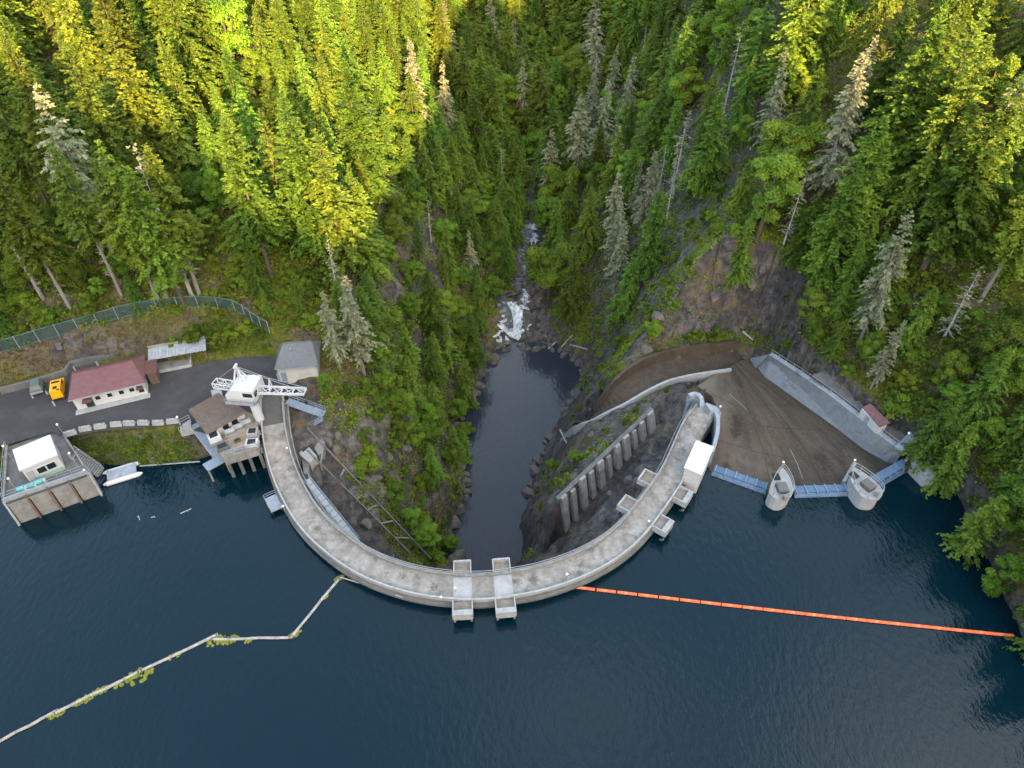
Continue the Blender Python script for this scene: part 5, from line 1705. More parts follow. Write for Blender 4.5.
# ------------------------------------------------------------------ vegetation
LM = {
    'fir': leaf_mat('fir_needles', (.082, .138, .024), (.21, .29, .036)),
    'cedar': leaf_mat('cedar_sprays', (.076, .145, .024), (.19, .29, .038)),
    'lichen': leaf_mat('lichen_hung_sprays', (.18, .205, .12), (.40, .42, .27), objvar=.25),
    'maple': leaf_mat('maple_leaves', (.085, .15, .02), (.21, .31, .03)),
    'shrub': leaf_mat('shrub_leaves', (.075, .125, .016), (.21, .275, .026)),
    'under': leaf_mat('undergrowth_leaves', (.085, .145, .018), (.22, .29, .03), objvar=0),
}

def unit(v):
    return v / (np.linalg.norm(v, axis=-1, keepdims=True) + 1e-9)

def kites(base, d, l, w, nrm):
    s = unit(np.cross(d, nrm))
    tip = base + d * l[:, None]
    m1 = base + d * (l * .45)[:, None] + s * (w / 2)[:, None]
    m2 = base + d * (l * .45)[:, None] - s * (w / 2)[:, None]
    return np.stack([base, m1, tip, m2], 1).reshape(-1, 3)

def conifer(name, seed, Ht=30.0, t0=.2, R=3.7, whorl=.55, nb=6, dense=7.0, spray=.95, droop=.25, material=None, power=.85, lean=0, ragged=.25, hang=0.0):
    r = np.random.default_rng(seed)
    zs = np.arange(t0 * Ht, Ht * .995, whorl)
    nbr = r.poisson(nb, len(zs)) + 1
    z = np.repeat(zs, nbr) + r.normal(0, .25, nbr.sum())
    t = (z / Ht - t0) / (1 - t0)
    az = r.uniform(0, 2 * np.pi, len(z))
    lob = 1 + .22 * np.sin(az * 2 + z * .35 + seed) + .15 * np.sin(az * 3 - z * .8)
    prof = np.clip(1 - t, 0.02, 1) ** power * np.clip(.55 + t * 3.2, 0, 1)
    L_ = R * prof * r.uniform(1 - ragged, 1 + ragged * .6, len(z)) * lob + .35
    keep = r.random(len(z)) > ragged * .35
    z, t, az, L_ = z[keep], t[keep], az[keep], L_[keep]
    el = np.radians(np.interp(t, [0, .4, .85, 1], [-14, 2, 25, 60])) + r.normal(0, .08, len(z))
    dirs = np.stack([np.cos(az) * np.cos(el), np.sin(az) * np.cos(el), np.sin(el)], -1)
    bv = np.clip(r.normal(.45, .2, len(z)), 0, 1)
    ns = np.maximum(3, (3 + L_ * dense)).astype(int)
    b = np.repeat(np.arange(len(z)), ns)
    s = r.uniform(.02, 1.0, len(b)) ** .8
    Lb = L_[b]
    base = np.stack([np.zeros(len(b)), np.zeros(len(b)), z[b]], -1) + dirs[b] * (s * Lb)[:, None]
    base[:, 2] -= droop * Lb * s * s
    side = np.where(r.random(len(b)) < .5, 1, -1) * np.radians(r.uniform(15, 70, len(b)))
    ca, sa = np.cos(az[b] + side), np.sin(az[b] + side)
    d = np.stack([ca, sa, np.sin(el[b]) * .6 - droop * s * 1.2 - hang * r.random(len(b)) + r.normal(0, .24, len(b))], -1)
    d = unit(d)
    l = spray * (1.15 - .55 * s) * r.uniform(.65, 1.25, len(b)) * np.clip(.4 + Lb / R, .4, 1.1)
    w = l * r.uniform(.38, .6, len(b))
    nrm = unit(np.stack([r.normal(0, .75, len(b)), r.normal(0, .75, len(b)), np.ones(len(b))], -1))
    v = kites(base, d, l, w, nrm)
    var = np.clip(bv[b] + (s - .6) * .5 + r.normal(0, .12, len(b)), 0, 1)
    q = np.arange(len(v)).reshape(-1, 4)
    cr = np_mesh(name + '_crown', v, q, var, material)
    return cr

def trunk_mesh(name, Ht, r0, m_, bare=0, seed=0, blen=1.5, top=.9):
    mb = MB()
    rr = random.Random(seed)
    zs = [-2.5, 0, Ht * .3, Ht * .6, Ht * top]
    rad = [r0 * 1.2, r0, r0 * .72, r0 * .36, r0 * .06]
    for a, b_, x, y in zip(zs[:-1], zs[1:], rad[:-1], rad[1:]): mb.tube((0, 0, a), (0, 0, b_), x, y, n=7)
    for k in range(bare):
        z = Ht * rr.uniform(.1, .5 if top == .9 and blen < 1.7 else .97); an = rr.uniform(0, 6.28); L_ = blen * rr.uniform(.4, 1.2) * (1.15 - z / Ht)
        e = Vector((math.cos(an) * L_, math.sin(an) * L_, z + L_ * rr.uniform(-.35, .3)))
        mb.tube((0, 0, z), e, .07, .025, n=4)
        if L_ > .7:
            for j in range(3):
                f = rr.uniform(.35, .9); a2 = an + rr.uniform(-1, 1); q = Vector((0, 0, z)).lerp(e, f)
                mb.tube(q, q + Vector((math.cos(a2), math.sin(a2), rr.uniform(-.6, .1))) * L_ * .3, .035, .015, n=3)
    me = bpy.data.meshes.new(name)
    me.from_pydata(mb.v, [], mb.f)
    me.materials.append(m_)
    return me

def broadleaf(name, seed, Ht=12.0, R=4.0, ncl=34, per=150, leaf=.42, material=None, low=.3):
    r = np.random.default_rng(seed)
    cs = []
    while len(cs) < ncl:
        p = r.uniform(-1, 1, 3)
        if .35 < np.linalg.norm(p) < 1: cs.append(p)
    cs = np.array(cs)
    lob = 1 + .25 * np.sin(np.arctan2(cs[:, 1], cs[:, 0]) * 3 + seed)
    cc = np.stack([cs[:, 0] * R * .85 * lob, cs[:, 1] * R * .85 * lob, Ht * (low + (1 - low) / 2) + cs[:, 2] * Ht * (1 - low) / 2 * .88], -1)
    cr_ = r.uniform(.75, 1.45, ncl) * R / 4.0
    k = np.repeat(np.arange(ncl), per)
    d = unit(r.normal(0, 1, (len(k), 3)))
    d[:, 2] = np.where(d[:, 2] < -.3, -d[:, 2], d[:, 2])
    d = unit(d)
    rad = cr_[k] * r.uniform(.55, 1.05, len(k))
    base = cc[k] + d * rad[:, None] * np.array([1, 1, .75])
    nrm = unit(d + r.normal(0, .55, d.shape) + np.array([0, 0, .4]))
    dd = unit(np.cross(nrm, r.normal(0, 1, d.shape)))
    l = leaf * r.uniform(.7, 1.4, len(k))
    v = kites(base, dd, l, l * .8, nrm)
    cv = np.clip(r.normal(.45, .18, ncl), 0, 1)
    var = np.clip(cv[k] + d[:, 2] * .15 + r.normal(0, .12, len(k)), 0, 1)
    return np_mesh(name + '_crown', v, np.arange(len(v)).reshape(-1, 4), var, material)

def limb_trunk(name, Ht, r0, R, m_, seed):
    rr = random.Random(seed); mb = MB()
    mb.tube((0, 0, -2), (0, 0, Ht * .35), r0 * 1.2, r0 * .8, n=7)
    for k in range(6):
        an = k * 1.05 + rr.uniform(-.3, .3); e = Vector((math.cos(an) * R * .55, math.sin(an) * R * .55, Ht * rr.uniform(.6, .9)))
        mb.tube((0, 0, Ht * rr.uniform(.18, .33)), e, r0 * .5, r0 * .12, n=5)
    mb.tube((0, 0, Ht * .35), (0, 0, Ht * .9), r0 * .8, r0 * .15, n=6)
    me = bpy.data.meshes.new(name); me.from_pydata(mb.v, [], mb.f); me.materials.append(m_)
    return me

KINDS = {}
def reg(kind, crown, trunk, h0): KINDS.setdefault(kind, []).append((crown, trunk, h0))
for k in range(4):
    reg('fir_tree', conifer(f'fir{k}', 10 + k, 30, [.12, .2, .28, .16][k], [6.3, 5.8, 5.4, 6.8][k], whorl=.46, dense=9, spray=1.0, droop=[.2, .28, .22, .3][k], material=LM['fir'], power=[.8, .9, .75, .95][k]),
        trunk_mesh('fir_trunk', 30, .42, M['bark'], 26, k, 1.6), 30)
for k in range(3):
    reg('fir_tree', conifer(f'firb{k}', 310 + k, 30, [.3, .18, .24][k], [4.6, 6.0, 5.2][k], whorl=[.6, .5, .7][k], nb=[5, 6, 5][k], dense=9, spray=[.85, 1.05, .95][k], droop=[.4, .18, .34][k], material=LM['fir'], power=[1.1, .62, .8][k], hang=[.5, 0, .3][k], ragged=[.45, .3, .55][k]),
        trunk_mesh('fir_trunk', 30, .4, M['bark'], 26, 40 + k, 1.6), 30)
for k in range(2):
    reg('tall_fir_tree', conifer(f'tallfir{k}', 30 + k, 34, [.45, .38][k], [4.4, 4.8][k], dense=8.5, spray=1.0, material=LM['fir'], power=.7), trunk_mesh('tall_trunk', 34, .42, M['palebark'], 40, 9 + k, 1.6), 34)
for k in range(3):
    reg('cedar_tree', conifer(f'cedar{k}', 50 + k, 24, .06, [4.8, 4.4, 5.2][k], whorl=.45, dense=9, spray=.9, droop=.42, material=LM['cedar'], power=.72, hang=.5, ragged=.35), trunk_mesh('cedar_trunk', 24, .4, M['bark'], 10, 20 + k), 24)
for k in range(2):
    reg('lichen_fir_tree', conifer(f'lichen{k}', 70 + k, 27, .22, [3.7, 3.3][k], whorl=.6, nb=5, dense=8, spray=.9, droop=.35, material=LM['lichen'], power=.7, hang=.8, ragged=.5), trunk_mesh('lichen_trunk', 27, .34, M['palebark'], 60, 30 + k, 2.6, .8), 27)
for k in range(4):
    reg('maple_tree', broadleaf(f'maple{k}', 90 + k, 13, [4.2, 3.8, 4.6, 3.4][k], [40, 36, 46, 30][k], 400, .31, LM['maple'], [.25, .3, .2, .15][k]), limb_trunk('maple_trunk', 13, .28, 4, M['bark'], k), 13)
for k in range(3):
    reg('shrub', broadleaf(f'shrub{k}', 120 + k, 3.2, [1.9, 2.2, 1.6][k], [14, 18, 11][k], 200, .23, LM['shrub'], .05), limb_trunk('shrub_stem', 3.0, .07, 1.6, M['bark'], 50 + k), 3.2)
KINDS['dead_snag'] = [(conifer('snag0', 201, 24, .25, 2.6, whorl=1.0, nb=3, dense=5, spray=.7, droop=.3, material=LM['lichen'], power=.5, hang=1.0, ragged=.6), trunk_mesh('snag_trunk', 24, .34, M['deadwood'], 70, 61, 2.6), 24), (conifer('snag1', 202, 24, .45, 1.5, whorl=1.3, nb=2, dense=4, spray=.6, droop=.3, material=LM['lichen'], power=.4, hang=1.0, ragged=.6), trunk_mesh('snag_trunk', 24, .3, M['deadwood'], 34, 62, 1.8), 24)]
CAT = {'fir_tree': 'conifer', 'tall_fir_tree': 'conifer', 'cedar_tree': 'cedar', 'lichen_fir_tree': 'lichen-hung conifer', 'maple_tree': 'deciduous tree', 'shrub': 'shrub', 'dead_snag': 'dead tree'}

placed = []
def plant(kind, x, y, z, h, label, group, variant=None, wide=1.0, rz=None, tilt=0.0):
    L_ = KINDS[kind]
    crown, trunk, h0 = L_[variant % len(L_)] if variant is not None else random.choice(L_)
    nm = {'tall_fir_tree': 'fir_tree'}.get(kind, kind)
    rz = random.uniform(0, 6.28) if rz is None else rz
    s = h / h0
    sw = s * wide * random.uniform(.9, 1.12)
    placed.append((x, y, kind))
    if crown is None:
        o = bpy.data.objects.new(nm, trunk); col.objects.link(o); root = o
    else:
        root = bpy.data.objects.new(nm, None); col.objects.link(root)
        for n_, me_ in (('trunk' if kind != 'shrub' else 'stem', trunk), ('crown' if kind != 'shrub' else 'foliage', crown)):
            c = bpy.data.objects.new(n_, me_); col.objects.link(c); c.parent = root
    root.location = (x, y, z - .3)
    root.rotation_euler = (random.gauss(0, .015) + tilt, random.gauss(0, .015), rz)
    root.scale = (sw, sw, s)
    setp(root, label, CAT[kind], group)
    return root

# ---- hand-placed trees: apex pixel and height decide where each one stands
SPECIAL = [
    ('lichen_fir_tree', 34, 84, 32, 'pale grey green thin fir leaning over the left stand, first from the left edge', 0),
    ('dead_snag', 132, 142, 29, 'bleached half dead fir with bare side branches in the left stand', 0),
    ('fir_tree', 62, 36, 34, 'dark pointed fir with sunlit tip in the upper left corner stand', 0),
    ('fir_tree', 100, 20, 33, 'bushy fir at the top edge between the left pointed firs', 3),
    ('fir_tree', 4, 28, 34, 'big yellow tipped fir in the very top left corner', 1),
    ('fir_tree', 128, 165, 27, 'full dark fir below the bleached half dead fir', 2),
    ('fir_tree', 225, 115, 30, 'broad pale topped fir in the middle of the left slope', 2),
    ('fir_tree', 282, 90, 32, 'sunlit golden fir on the left spur, tall and broad', 3),
    ('fir_tree', 318, 130, 32, 'sunlit golden fir at the lower nose of the left spur', 1),
    ('fir_tree', 345, 60, 32, 'sunlit golden fir at the right edge of the left spur', 0),
    ('fir_tree', 350, 165, 27, 'golden fir lowest on the right edge of the left spur', 3),
    ('dead_snag', 326, 238, 15, 'bare branched silver snag in a gap below the golden spur firs', 0),
    ('lichen_fir_tree', 322, 290, 17, 'small pale lichen-hung fir beside the grey roofed building', 1),
    ('lichen_fir_tree', 345, 278, 21, 'pale grey green fir behind the grey roofed building', 0),
    ('lichen_fir_tree', 440, 62, 27, 'creamy pale fir on the far left rim of the gorge', 0),
    ('fir_tree', 472, 85, 29, 'rounded pale green fir nearest the gorge on the far left rim', 1),
    ('lichen_fir_tree', 408, 38, 28, 'pale fir on the far left rim left of the creamy fir', 1),
    ('dead_snag', 502, 150, 18, 'thin grey snag above the stream on the left', 1),
    ('dead_snag', 427, 197, 14, 'short broken grey snag on the left gorge wall', 1),
    ('lichen_fir_tree', 470, 230, 15, 'blue green small fir on the left gorge wall', 0),
    ('lichen_fir_tree', 600, 10, 30, 'pale creamy fir at the top centre right', 0),
    ('lichen_fir_tree', 606, 80, 31, 'tall creamy lichen fir in the centre of the far valley', 1),
    ('maple_tree', 508, 75, 20, 'round bright green maple in the middle of the far valley', 0),
    ('maple_tree', 560, 165, 19, 'bright yellow green maple on the right bank of the stream', 2),
    ('maple_tree', 548, 195, 16, 'light green tree leaning over the upper cascade', 1),
    ('lichen_fir_tree', 626, 220, 24, 'silvery blue lichen fir standing by the bare rock slope', 0),
    ('cedar_tree', 575, 250, 22, 'dark drooping cedar beside the rapids on the right bank', 0),
    ('dead_snag', 688, 108, 22, 'silver white snag at the top of the bare rock slope', 0),
    ('lichen_fir_tree', 655, 150, 24, 'pale lichen draped fir left of the silver snag', 1),
    ('cedar_tree', 742, 255, 15, 'dark green bushy cedar standing at the spillway corner', 2),
    ('maple_tree', 782, 150, 19, 'bright green full maple right of the rock slope', 3),
    ('lichen_fir_tree', 918, 212, 26, 'long white lichen-hung fir leaning out on the right slope', 0),
    ('lichen_fir_tree', 905, 318, 15, 'smaller white lichen-hung tree above the red roofed shed', 1),
    ('lichen_fir_tree', 868, 50, 30, 'pale lichen draped fir high on the right slope', 1),
    ('dead_snag', 808, 165, 17, 'forked silver snag beside the bright green maple', 0),
    ('fir_tree', 998, 36, 34, 'huge fir with a golden sunlit top near the upper right corner', 3),
    ('fir_tree', 1018, 70, 34, 'golden topped fir touching the right photo edge', 1),
    ('fir_tree', 985, 5, 33, 'golden tipped fir cut by the top edge on the right', 0),
    ('fir_tree', 940, 10, 33, 'large dark green fir at the top edge on the right', 2),
    ('fir_tree', 890, 115, 28, 'slim fir on the right slope below the pale lichen fir', 2),
    ('fir_tree', 862, 165, 24, 'yellow green fir above the spillway lining', 0),
    ('cedar_tree', 978, 425, 17, 'bright green drooping tree overhanging the dark water by the abutment', 0),
    ('cedar_tree', 1003, 500, 17, 'bright green drooping tree overhanging the water above the orange boom end', 2),
    ('cedar_tree', 960, 392, 15, 'green drooping tree behind the abutment wall', 1),
    ('maple_tree', 1022, 560, 10, 'lowest bright green tree at the right photo edge', 3),
]
BASED = [('tall_fir_tree', 44, 300, 29, 'fir with long bare pale trunk standing behind the left part of the fence', 0), ('tall_fir_tree', 72, 311, 28, 'fir with long bare pale trunk behind the fence above the maroon roof', 1),
    ('tall_fir_tree', 124, 300, 29, 'bare trunked fir behind the middle of the fence', 0), ('tall_fir_tree', 160, 303, 27, 'left one of two close bare trunks behind the fence', 1),
    ('tall_fir_tree', 170, 304, 30, 'right one of two close bare trunks behind the fence', 0), ('tall_fir_tree', 200, 296, 28, 'bare trunked fir behind the fence corner', 1)]
for kind, px, py, h, lab, var in BASED:
    w = Wt(px, py)
    plant(kind, w.x, w.y, w.z, h, lab, None, var)
for kind, px, py, h, lab, var in SPECIAL:
    w = Wt(px, py, h)
    if w is None: continue
    plant(kind, w.x, w.y, w.z, h, lab, None, var)

def pin(px, py, poly):
    r = False
    n = len(poly)
    for i in range(n):
        x1, y1 = poly[i]; x2, y2 = poly[(i + 1) % n]
        if (y1 > py) != (y2 > py) and px < (x2 - x1) * (py - y1) / (y2 - y1) + x1: r = not r
    return r
CLEAR = [
    [(-200, 352), (0, 349), (60, 334), (120, 320), (200, 308), (240, 306), (262, 322), (285, 330), (322, 332), (330, 385), (318, 410), (330, 440), (300, 470), (300, 480), (262, 460), (190, 470), (100, 480), (-200, 500)],
    [(262, 395), (330, 405), (400, 560), (450, 570), (520, 560), (600, 545), (590, 470), (560, 450), (600, 402), (640, 372), (680, 352), (750, 342), (790, 360), (860, 405), (905, 430), (945, 470), (940, 500), (720, 700), (300, 700)],
    [(475, 345), (500, 300), (520, 240), (526, 215), (540, 215), (545, 250), (545, 300), (560, 345), (590, 360), (570, 430), (530, 480), (530, 580), (440, 580)],
]
ROCKSLOPE = [(600, 380), (640, 318), (672, 270), (705, 195), (730, 198), (722, 240), (730, 290), (775, 320), (790, 352), (740, 350), (640, 365)]
LEFTWALL = [(322, 400), (335, 330), (400, 330), (450, 300), (490, 340), (480, 400), (470, 480), (445, 570), (400, 560), (340, 470)]
ins_lake = lambda x, y: bool(inpoly(np.array([x]), np.array([y]), lake_poly)[0]) or bool(inpoly(np.array([x]), np.array([y]), pool_poly)[0])
grid = {}
def near(x, y, d):
    i, j = int(x // 4), int(y // 4)
    for a in range(i - 3, i + 4):
        for b_ in range(j - 3, j + 4):
            for (u_, v_) in grid.get((a, b_), ()):
                if (u_ - x) ** 2 + (v_ - y) ** 2 < d * d: return True
    return False
def addg(x, y): grid.setdefault((int(x // 4), int(y // 4)), []).append((x, y))
for x, y, k in placed: addg(x, y)

counts = {}
CAP = {'fir_tree': 285, 'cedar_tree': 290, 'maple_tree': 298, 'shrub': 270, 'lichen_fir_tree': 40, 'dead_snag': 30, 'tall_fir_tree': 60}
def scatter(n, xr, yr, fn):
    for _ in range(n):
        x, y = random.uniform(*xr), random.uniform(*yr)
        z = float(H(np.array(x), np.array(y)))
        px, py, dep = project(x, y, z)
        if dep < 10 or px < -170 or px > 1230 or py > 800: continue
        r = fn(x, y, z, px, py)
        if r is None: continue
        kind, h, sp_, lab, grp = r
        tx, ty, td = project(x, y, z + h)
        if ty < -95: continue
        if ty > 790 or px < -150 or px > 1210: continue
        if py < -60: continue
        if near(x, y, sp_): continue
        if counts.get(kind, 0) >= CAP[kind]: continue
        if ins_lake(x, y): continue
        counts[kind] = counts.get(kind, 0) + 1
        addg(x, y)
        plant(kind, x, y, z, h, lab, grp, None, random.uniform(.78, 1.25))
def cleared(px, py): return any(pin(px, py, p) for p in CLEAR)
def size(h, a, b_): return 'smaller' if h < a else ('tall' if h > b_ else 'middle-sized')

# kept for the gorge walls and the spillway slopes
# steep faces above the spillway: small trees rooted where the slope is seen
def steep(n, poly, mix, sp_):
    xs_, ys_ = [p[0] for p in poly], [p[1] for p in poly]
    for _ in range(n):
        px, py = random.uniform(min(xs_), max(xs_)), random.uniform(min(ys_), max(ys_))
        if not pin(px, py, poly): continue
        w = Wt(px, py)
        if w is None or near(w.x, w.y, sp_): continue
        q = random.random()
        k, h0, h1, lab, grp = mix[0] if q < .3 else (mix[1] if q < .62 else mix[2])
        counts[k] = counts.get(k, 0) + 1
        addg(w.x, w.y)
        plant(k, w.x, w.y, w.z, random.uniform(h0, h1), lab, grp, None, random.uniform(.9, 1.2))
steep(420, [(735, 215), (800, 215), (850, 250), (900, 330), (905, 420), (850, 380), (800, 345), (760, 335), (735, 290)],
      [('shrub', 2.2, 3.8, 'leafy shrub at the forest edge above the spillway lining', 'shrubs above the spillway lining'),
       ('maple_tree', 5, 9, 'small leafy tree at the forest edge above the spillway lining', 'small trees above the spillway lining'),
       ('cedar_tree', 8, 15, 'young drooping cedar at the forest edge above the spillway lining', 'young cedars above the spillway lining')], 2.6)
steep(200, [(600, 372), (640, 312), (690, 215), (735, 200), (735, 300), (690, 325), (640, 350)],
      [('shrub', 1.6, 3.4, 'low green shrub on the bare rock slope above the spillway', 'shrubs on the rock slope'),
       ('shrub', 1.2, 2.6, 'low green shrub on the bare rock slope above the spillway', 'shrubs on the rock slope'),
       ('maple_tree', 3.5, 6, 'small leafy tree on the rock slope above the spillway', 'small trees on the rock slope')], 2.6)
steep(300, [(335, 345), (400, 320), (480, 350), (466, 460), (440, 500), (400, 455), (365, 400)],
      [('fir_tree', 13, 20, 'dark fir standing on the left gorge wall', 'firs on the left gorge wall'),
       ('cedar_tree', 11, 17, 'green cedar standing on the left gorge wall', 'cedars on the left gorge wall'),
       ('maple_tree', 5, 9, 'small bright green tree on the left gorge wall', 'small trees on the left gorge wall')], 4.0)
steep(520, [(335, 395), (400, 385), (470, 395), (464, 470), (450, 562), (425, 562), (395, 500), (360, 440)],
      [('shrub', 1.6, 3.6, 'yellow green shrub clinging to the left gorge wall', 'shrubs on the left gorge wall'),
       ('shrub', 1.4, 3.0, 'yellow green shrub clinging to the left gorge wall', 'shrubs on the left gorge wall'),
       ('maple_tree', 4, 8, 'small bright green tree on the left gorge wall', 'small trees on the left gorge wall')], 2.3)
def f_right(x, y, z, px, py):
    if x < 26 or cleared(px, py): return None
    if pin(px, py, ROCKSLOPE):
        h = random.uniform(2, 5)
        if random.random() < .15: return None
        if py < 300 and random.random() < .35: return 'maple_tree', random.uniform(4, 8), 3.4, 'small leafy tree on the rock slope above the spillway', 'small trees on the rock slope'
        return 'shrub', h * .8, 2.6, 'low green shrub on the bare rock slope above the spillway', 'shrubs on the rock slope'
    q = random.random()
    shore = y < 75 and z < 9
    if shore or (px > 930 and py > 380):
        if q < .2: return 'maple_tree', random.uniform(8, 13), 4.0, 'bright leafy tree on the right shore beside the dark water', 'leafy trees of the right shore'
        return 'cedar_tree', random.uniform(12, 20), 4.2, 'green cedar near the right shore', 'cedars of the right shore'
    if q < .62:
        h = random.uniform(22, 34)
        if x < 50: h *= .75
        k = 'tall_fir_tree' if random.random() < .18 else 'fir_tree'
        return k, h, 7.0, f'{size(h, 25, 30)} yellow green fir on the right slope', f'{size(h, 25, 30)} firs of the right slope'
    if q < .82: return 'cedar_tree', random.uniform(15, 25), 5.8, 'drooping cedar on the right slope', 'cedars of the right slope'
    if q < .87: return 'lichen_fir_tree', random.uniform(18, 28), 5, 'pale lichen-hung fir among the right slope firs', 'lichen firs of the right slope'
    if q < .90: return 'dead_snag', random.uniform(14, 22), 5, 'silver dead snag among the right slope firs', 'snags of the right slope'
    return 'maple_tree', random.uniform(8, 15), 5.2, 'leafy green tree on the right slope', 'leafy trees of the right slope'
scatter(12000, (20, 200), (10, 260), f_right)

LOWL = [(-20, 352), (-20, 235), (100, 225), (325, 240), (335, 335), (285, 325), (262, 318), (240, 302), (200, 304), (120, 316), (60, 331), (0, 345)]
LOWR = [(745, 300), (790, 352), (850, 388), (908, 432), (950, 470), (1020, 470), (1024, 300), (900, 240), (800, 230), (745, 240)]
def f_low(x, y, z, px, py):
    if cleared(px, py): return None
    if pin(px, py, LOWL):
        q = random.random()
        if q < .4: return 'shrub', random.uniform(2.2, 3.8), 2.0, 'leafy green shrub under the firs above the fence', 'shrubs above the fence'
        if q < .62: return 'maple_tree', random.uniform(4.5, 8), 2.9, 'small leafy tree under the firs above the fence', 'small trees above the fence'
        return 'cedar_tree', random.uniform(6, 11), 3.4, 'young cedar under the firs above the fence', 'young cedars above the fence'
    if pin(px, py, LOWR):
        q = random.random()
        if q < .25: return 'shrub', random.uniform(2.2, 3.8), 2.0, 'leafy shrub at the forest edge above the spillway lining', 'shrubs above the spillway lining'
        if q < .6: return 'maple_tree', random.uniform(5, 10), 3.2, 'small leafy tree at the forest edge above the spillway lining', 'small trees above the spillway lining'
        return 'cedar_tree', random.uniform(8, 16), 3.8, 'young drooping cedar at the forest edge above the spillway lining', 'young cedars above the spillway lining'
    return None
scatter(14000, (-100, 100), (60, 150), f_low)

def f_wall(x, y, z, px, py):
    if not (-60 < x < 5) or cleared(px, py) or y > 240 or (px > 488 and y < 160): return None
    if pin(px, py, LEFTWALL) and (py > 485 or (px < 392 and py > 395)):
        h = random.uniform(2.5, 8)
        if px < 370 and py > 420 and random.random() < .6: return None
        if h < 5.0: return 'shrub', h * .85, 1.9, 'yellow green shrub clinging to the left gorge wall', 'shrubs on the left gorge wall'
        return 'maple_tree', h, 2.7, 'small bright green tree on the left gorge wall', 'small trees on the left gorge wall'
    if y < 76 or (px < 400 and py > 400): return None
    q = random.random()
    if q < .52: return 'cedar_tree', random.uniform(13, 22), 4.6, 'green cedar standing on the left gorge wall', 'cedars on the left gorge wall'
    if q < .78: return 'fir_tree', random.uniform(14, 23), 5.0, 'dark fir standing on the left gorge wall', 'firs on the left gorge wall'
    return 'maple_tree', random.uniform(6, 12), 4.0, 'leafy green tree on the left gorge wall', 'leafy trees on the left gorge wall'
scatter(5000, (-60, 5), (75, 240), f_wall)

def f_valley(x, y, z, px, py):
    if cleared(px, py) or y < 150 or pin(px, py, ROCKSLOPE) or z > 30: return None
    q = random.random()
    if q < .3: return 'fir_tree', random.uniform(24, 34), 6.8, 'dark green fir in the shaded far valley', 'firs of the far valley'
    if q < .4: return 'cedar_tree', random.uniform(16, 25), 6.0, 'dark green cedar in the shaded far valley', 'cedars of the far valley'
    if q < .43: return 'lichen_fir_tree', random.uniform(22, 30), 6, 'pale lichen-hung fir in the far valley', 'lichen firs of the far valley'
    return 'maple_tree', random.uniform(11, 20), 6.0, 'mid green leafy tree on the far valley floor', 'leafy trees of the far valley'
scatter(7000, (-80, 80), (150, 410), f_valley)

def f_left(x, y, z, px, py):
    if x > -26 - .1 * max(0, y - 150) or y < 70 or cleared(px, py) or pin(px, py, LEFTWALL): return None
    q = random.random()
    if q < .74:
        k = 'fir_tree' if q > .07 or y > 140 else 'tall_fir_tree'
        h = random.uniform(25, 35)
        if py > 262: h *= .55; k = 'fir_tree'
        w = 'on the sunlit left spur' if (x > -75 and y > 112) else 'in the dense stand above the left fence'
        return k, h, 7.0, f'{size(h, 27, 31)} green fir {w}', f'{size(h, 27, 31)} firs {w}'
    if q < .9:
        h = random.uniform(15, 24); w = 'among the firs of the left forest'
        return 'cedar_tree', h, 5.6, f'drooping green cedar {w}', 'cedars of the left forest'
    h = random.uniform(9, 15)
    return 'maple_tree', h, 5.2, 'light green maple filling a gap in the left forest', 'maples of the left forest'
scatter(9000, (-190, -20), (80, 260), f_left)

def f_island(x, y, z, px, py):
    if pin(px, py, [(575, 430), (600, 395), (640, 370), (625, 360), (590, 390), (570, 415)]) or pin(px, py, [(555, 480), (600, 430), (660, 390), (690, 388), (650, 405), (600, 445), (560, 490)]) or \
       pin(px, py, [(535, 520), (540, 465), (560, 450), (565, 480), (545, 545)]):
        h = random.uniform(.9, 2.2)
        return 'shrub', h, 1.6, 'low green shrub on the rocky island between pool and spillway', 'shrubs on the rocky island'
    if pin(px, py, [(165, 350), (215, 315), (250, 322), (268, 340), (262, 352), (215, 350)]):
        return 'shrub', random.uniform(2, 3.6), 1.5, 'dense green shrub between the yard and the fence corner', 'shrubs by the fence corner'
    if pin(px, py, [(62, 446), (90, 437), (180, 430), (198, 458), (185, 462), (80, 464)]):
        return 'shrub', random.uniform(.8, 1.8), 1.3, 'low green shrub on the bank between road blocks and water', 'shrubs on the lake bank'
    if pin(px, py, [(0, 385), (0, 352), (60, 342), (150, 320), (165, 335), (130, 350), (60, 362)]) and random.random() < .12:
        return 'shrub', random.uniform(.7, 1.3), 2.2, 'low tawny shrub on the dry slope below the fence', 'shrubs on the dry slope'
    if pin(px, py, [(-10, 450), (12, 448), (6, 480), (-10, 482)]):
        return 'shrub', random.uniform(.8, 1.4), 1.2, 'low green shrub left of the intake deck', 'shrubs left of the intake deck'
    return None
scatter(16000, (-100, 60), (60, 150), f_island)
print('TREES', counts, len(placed))

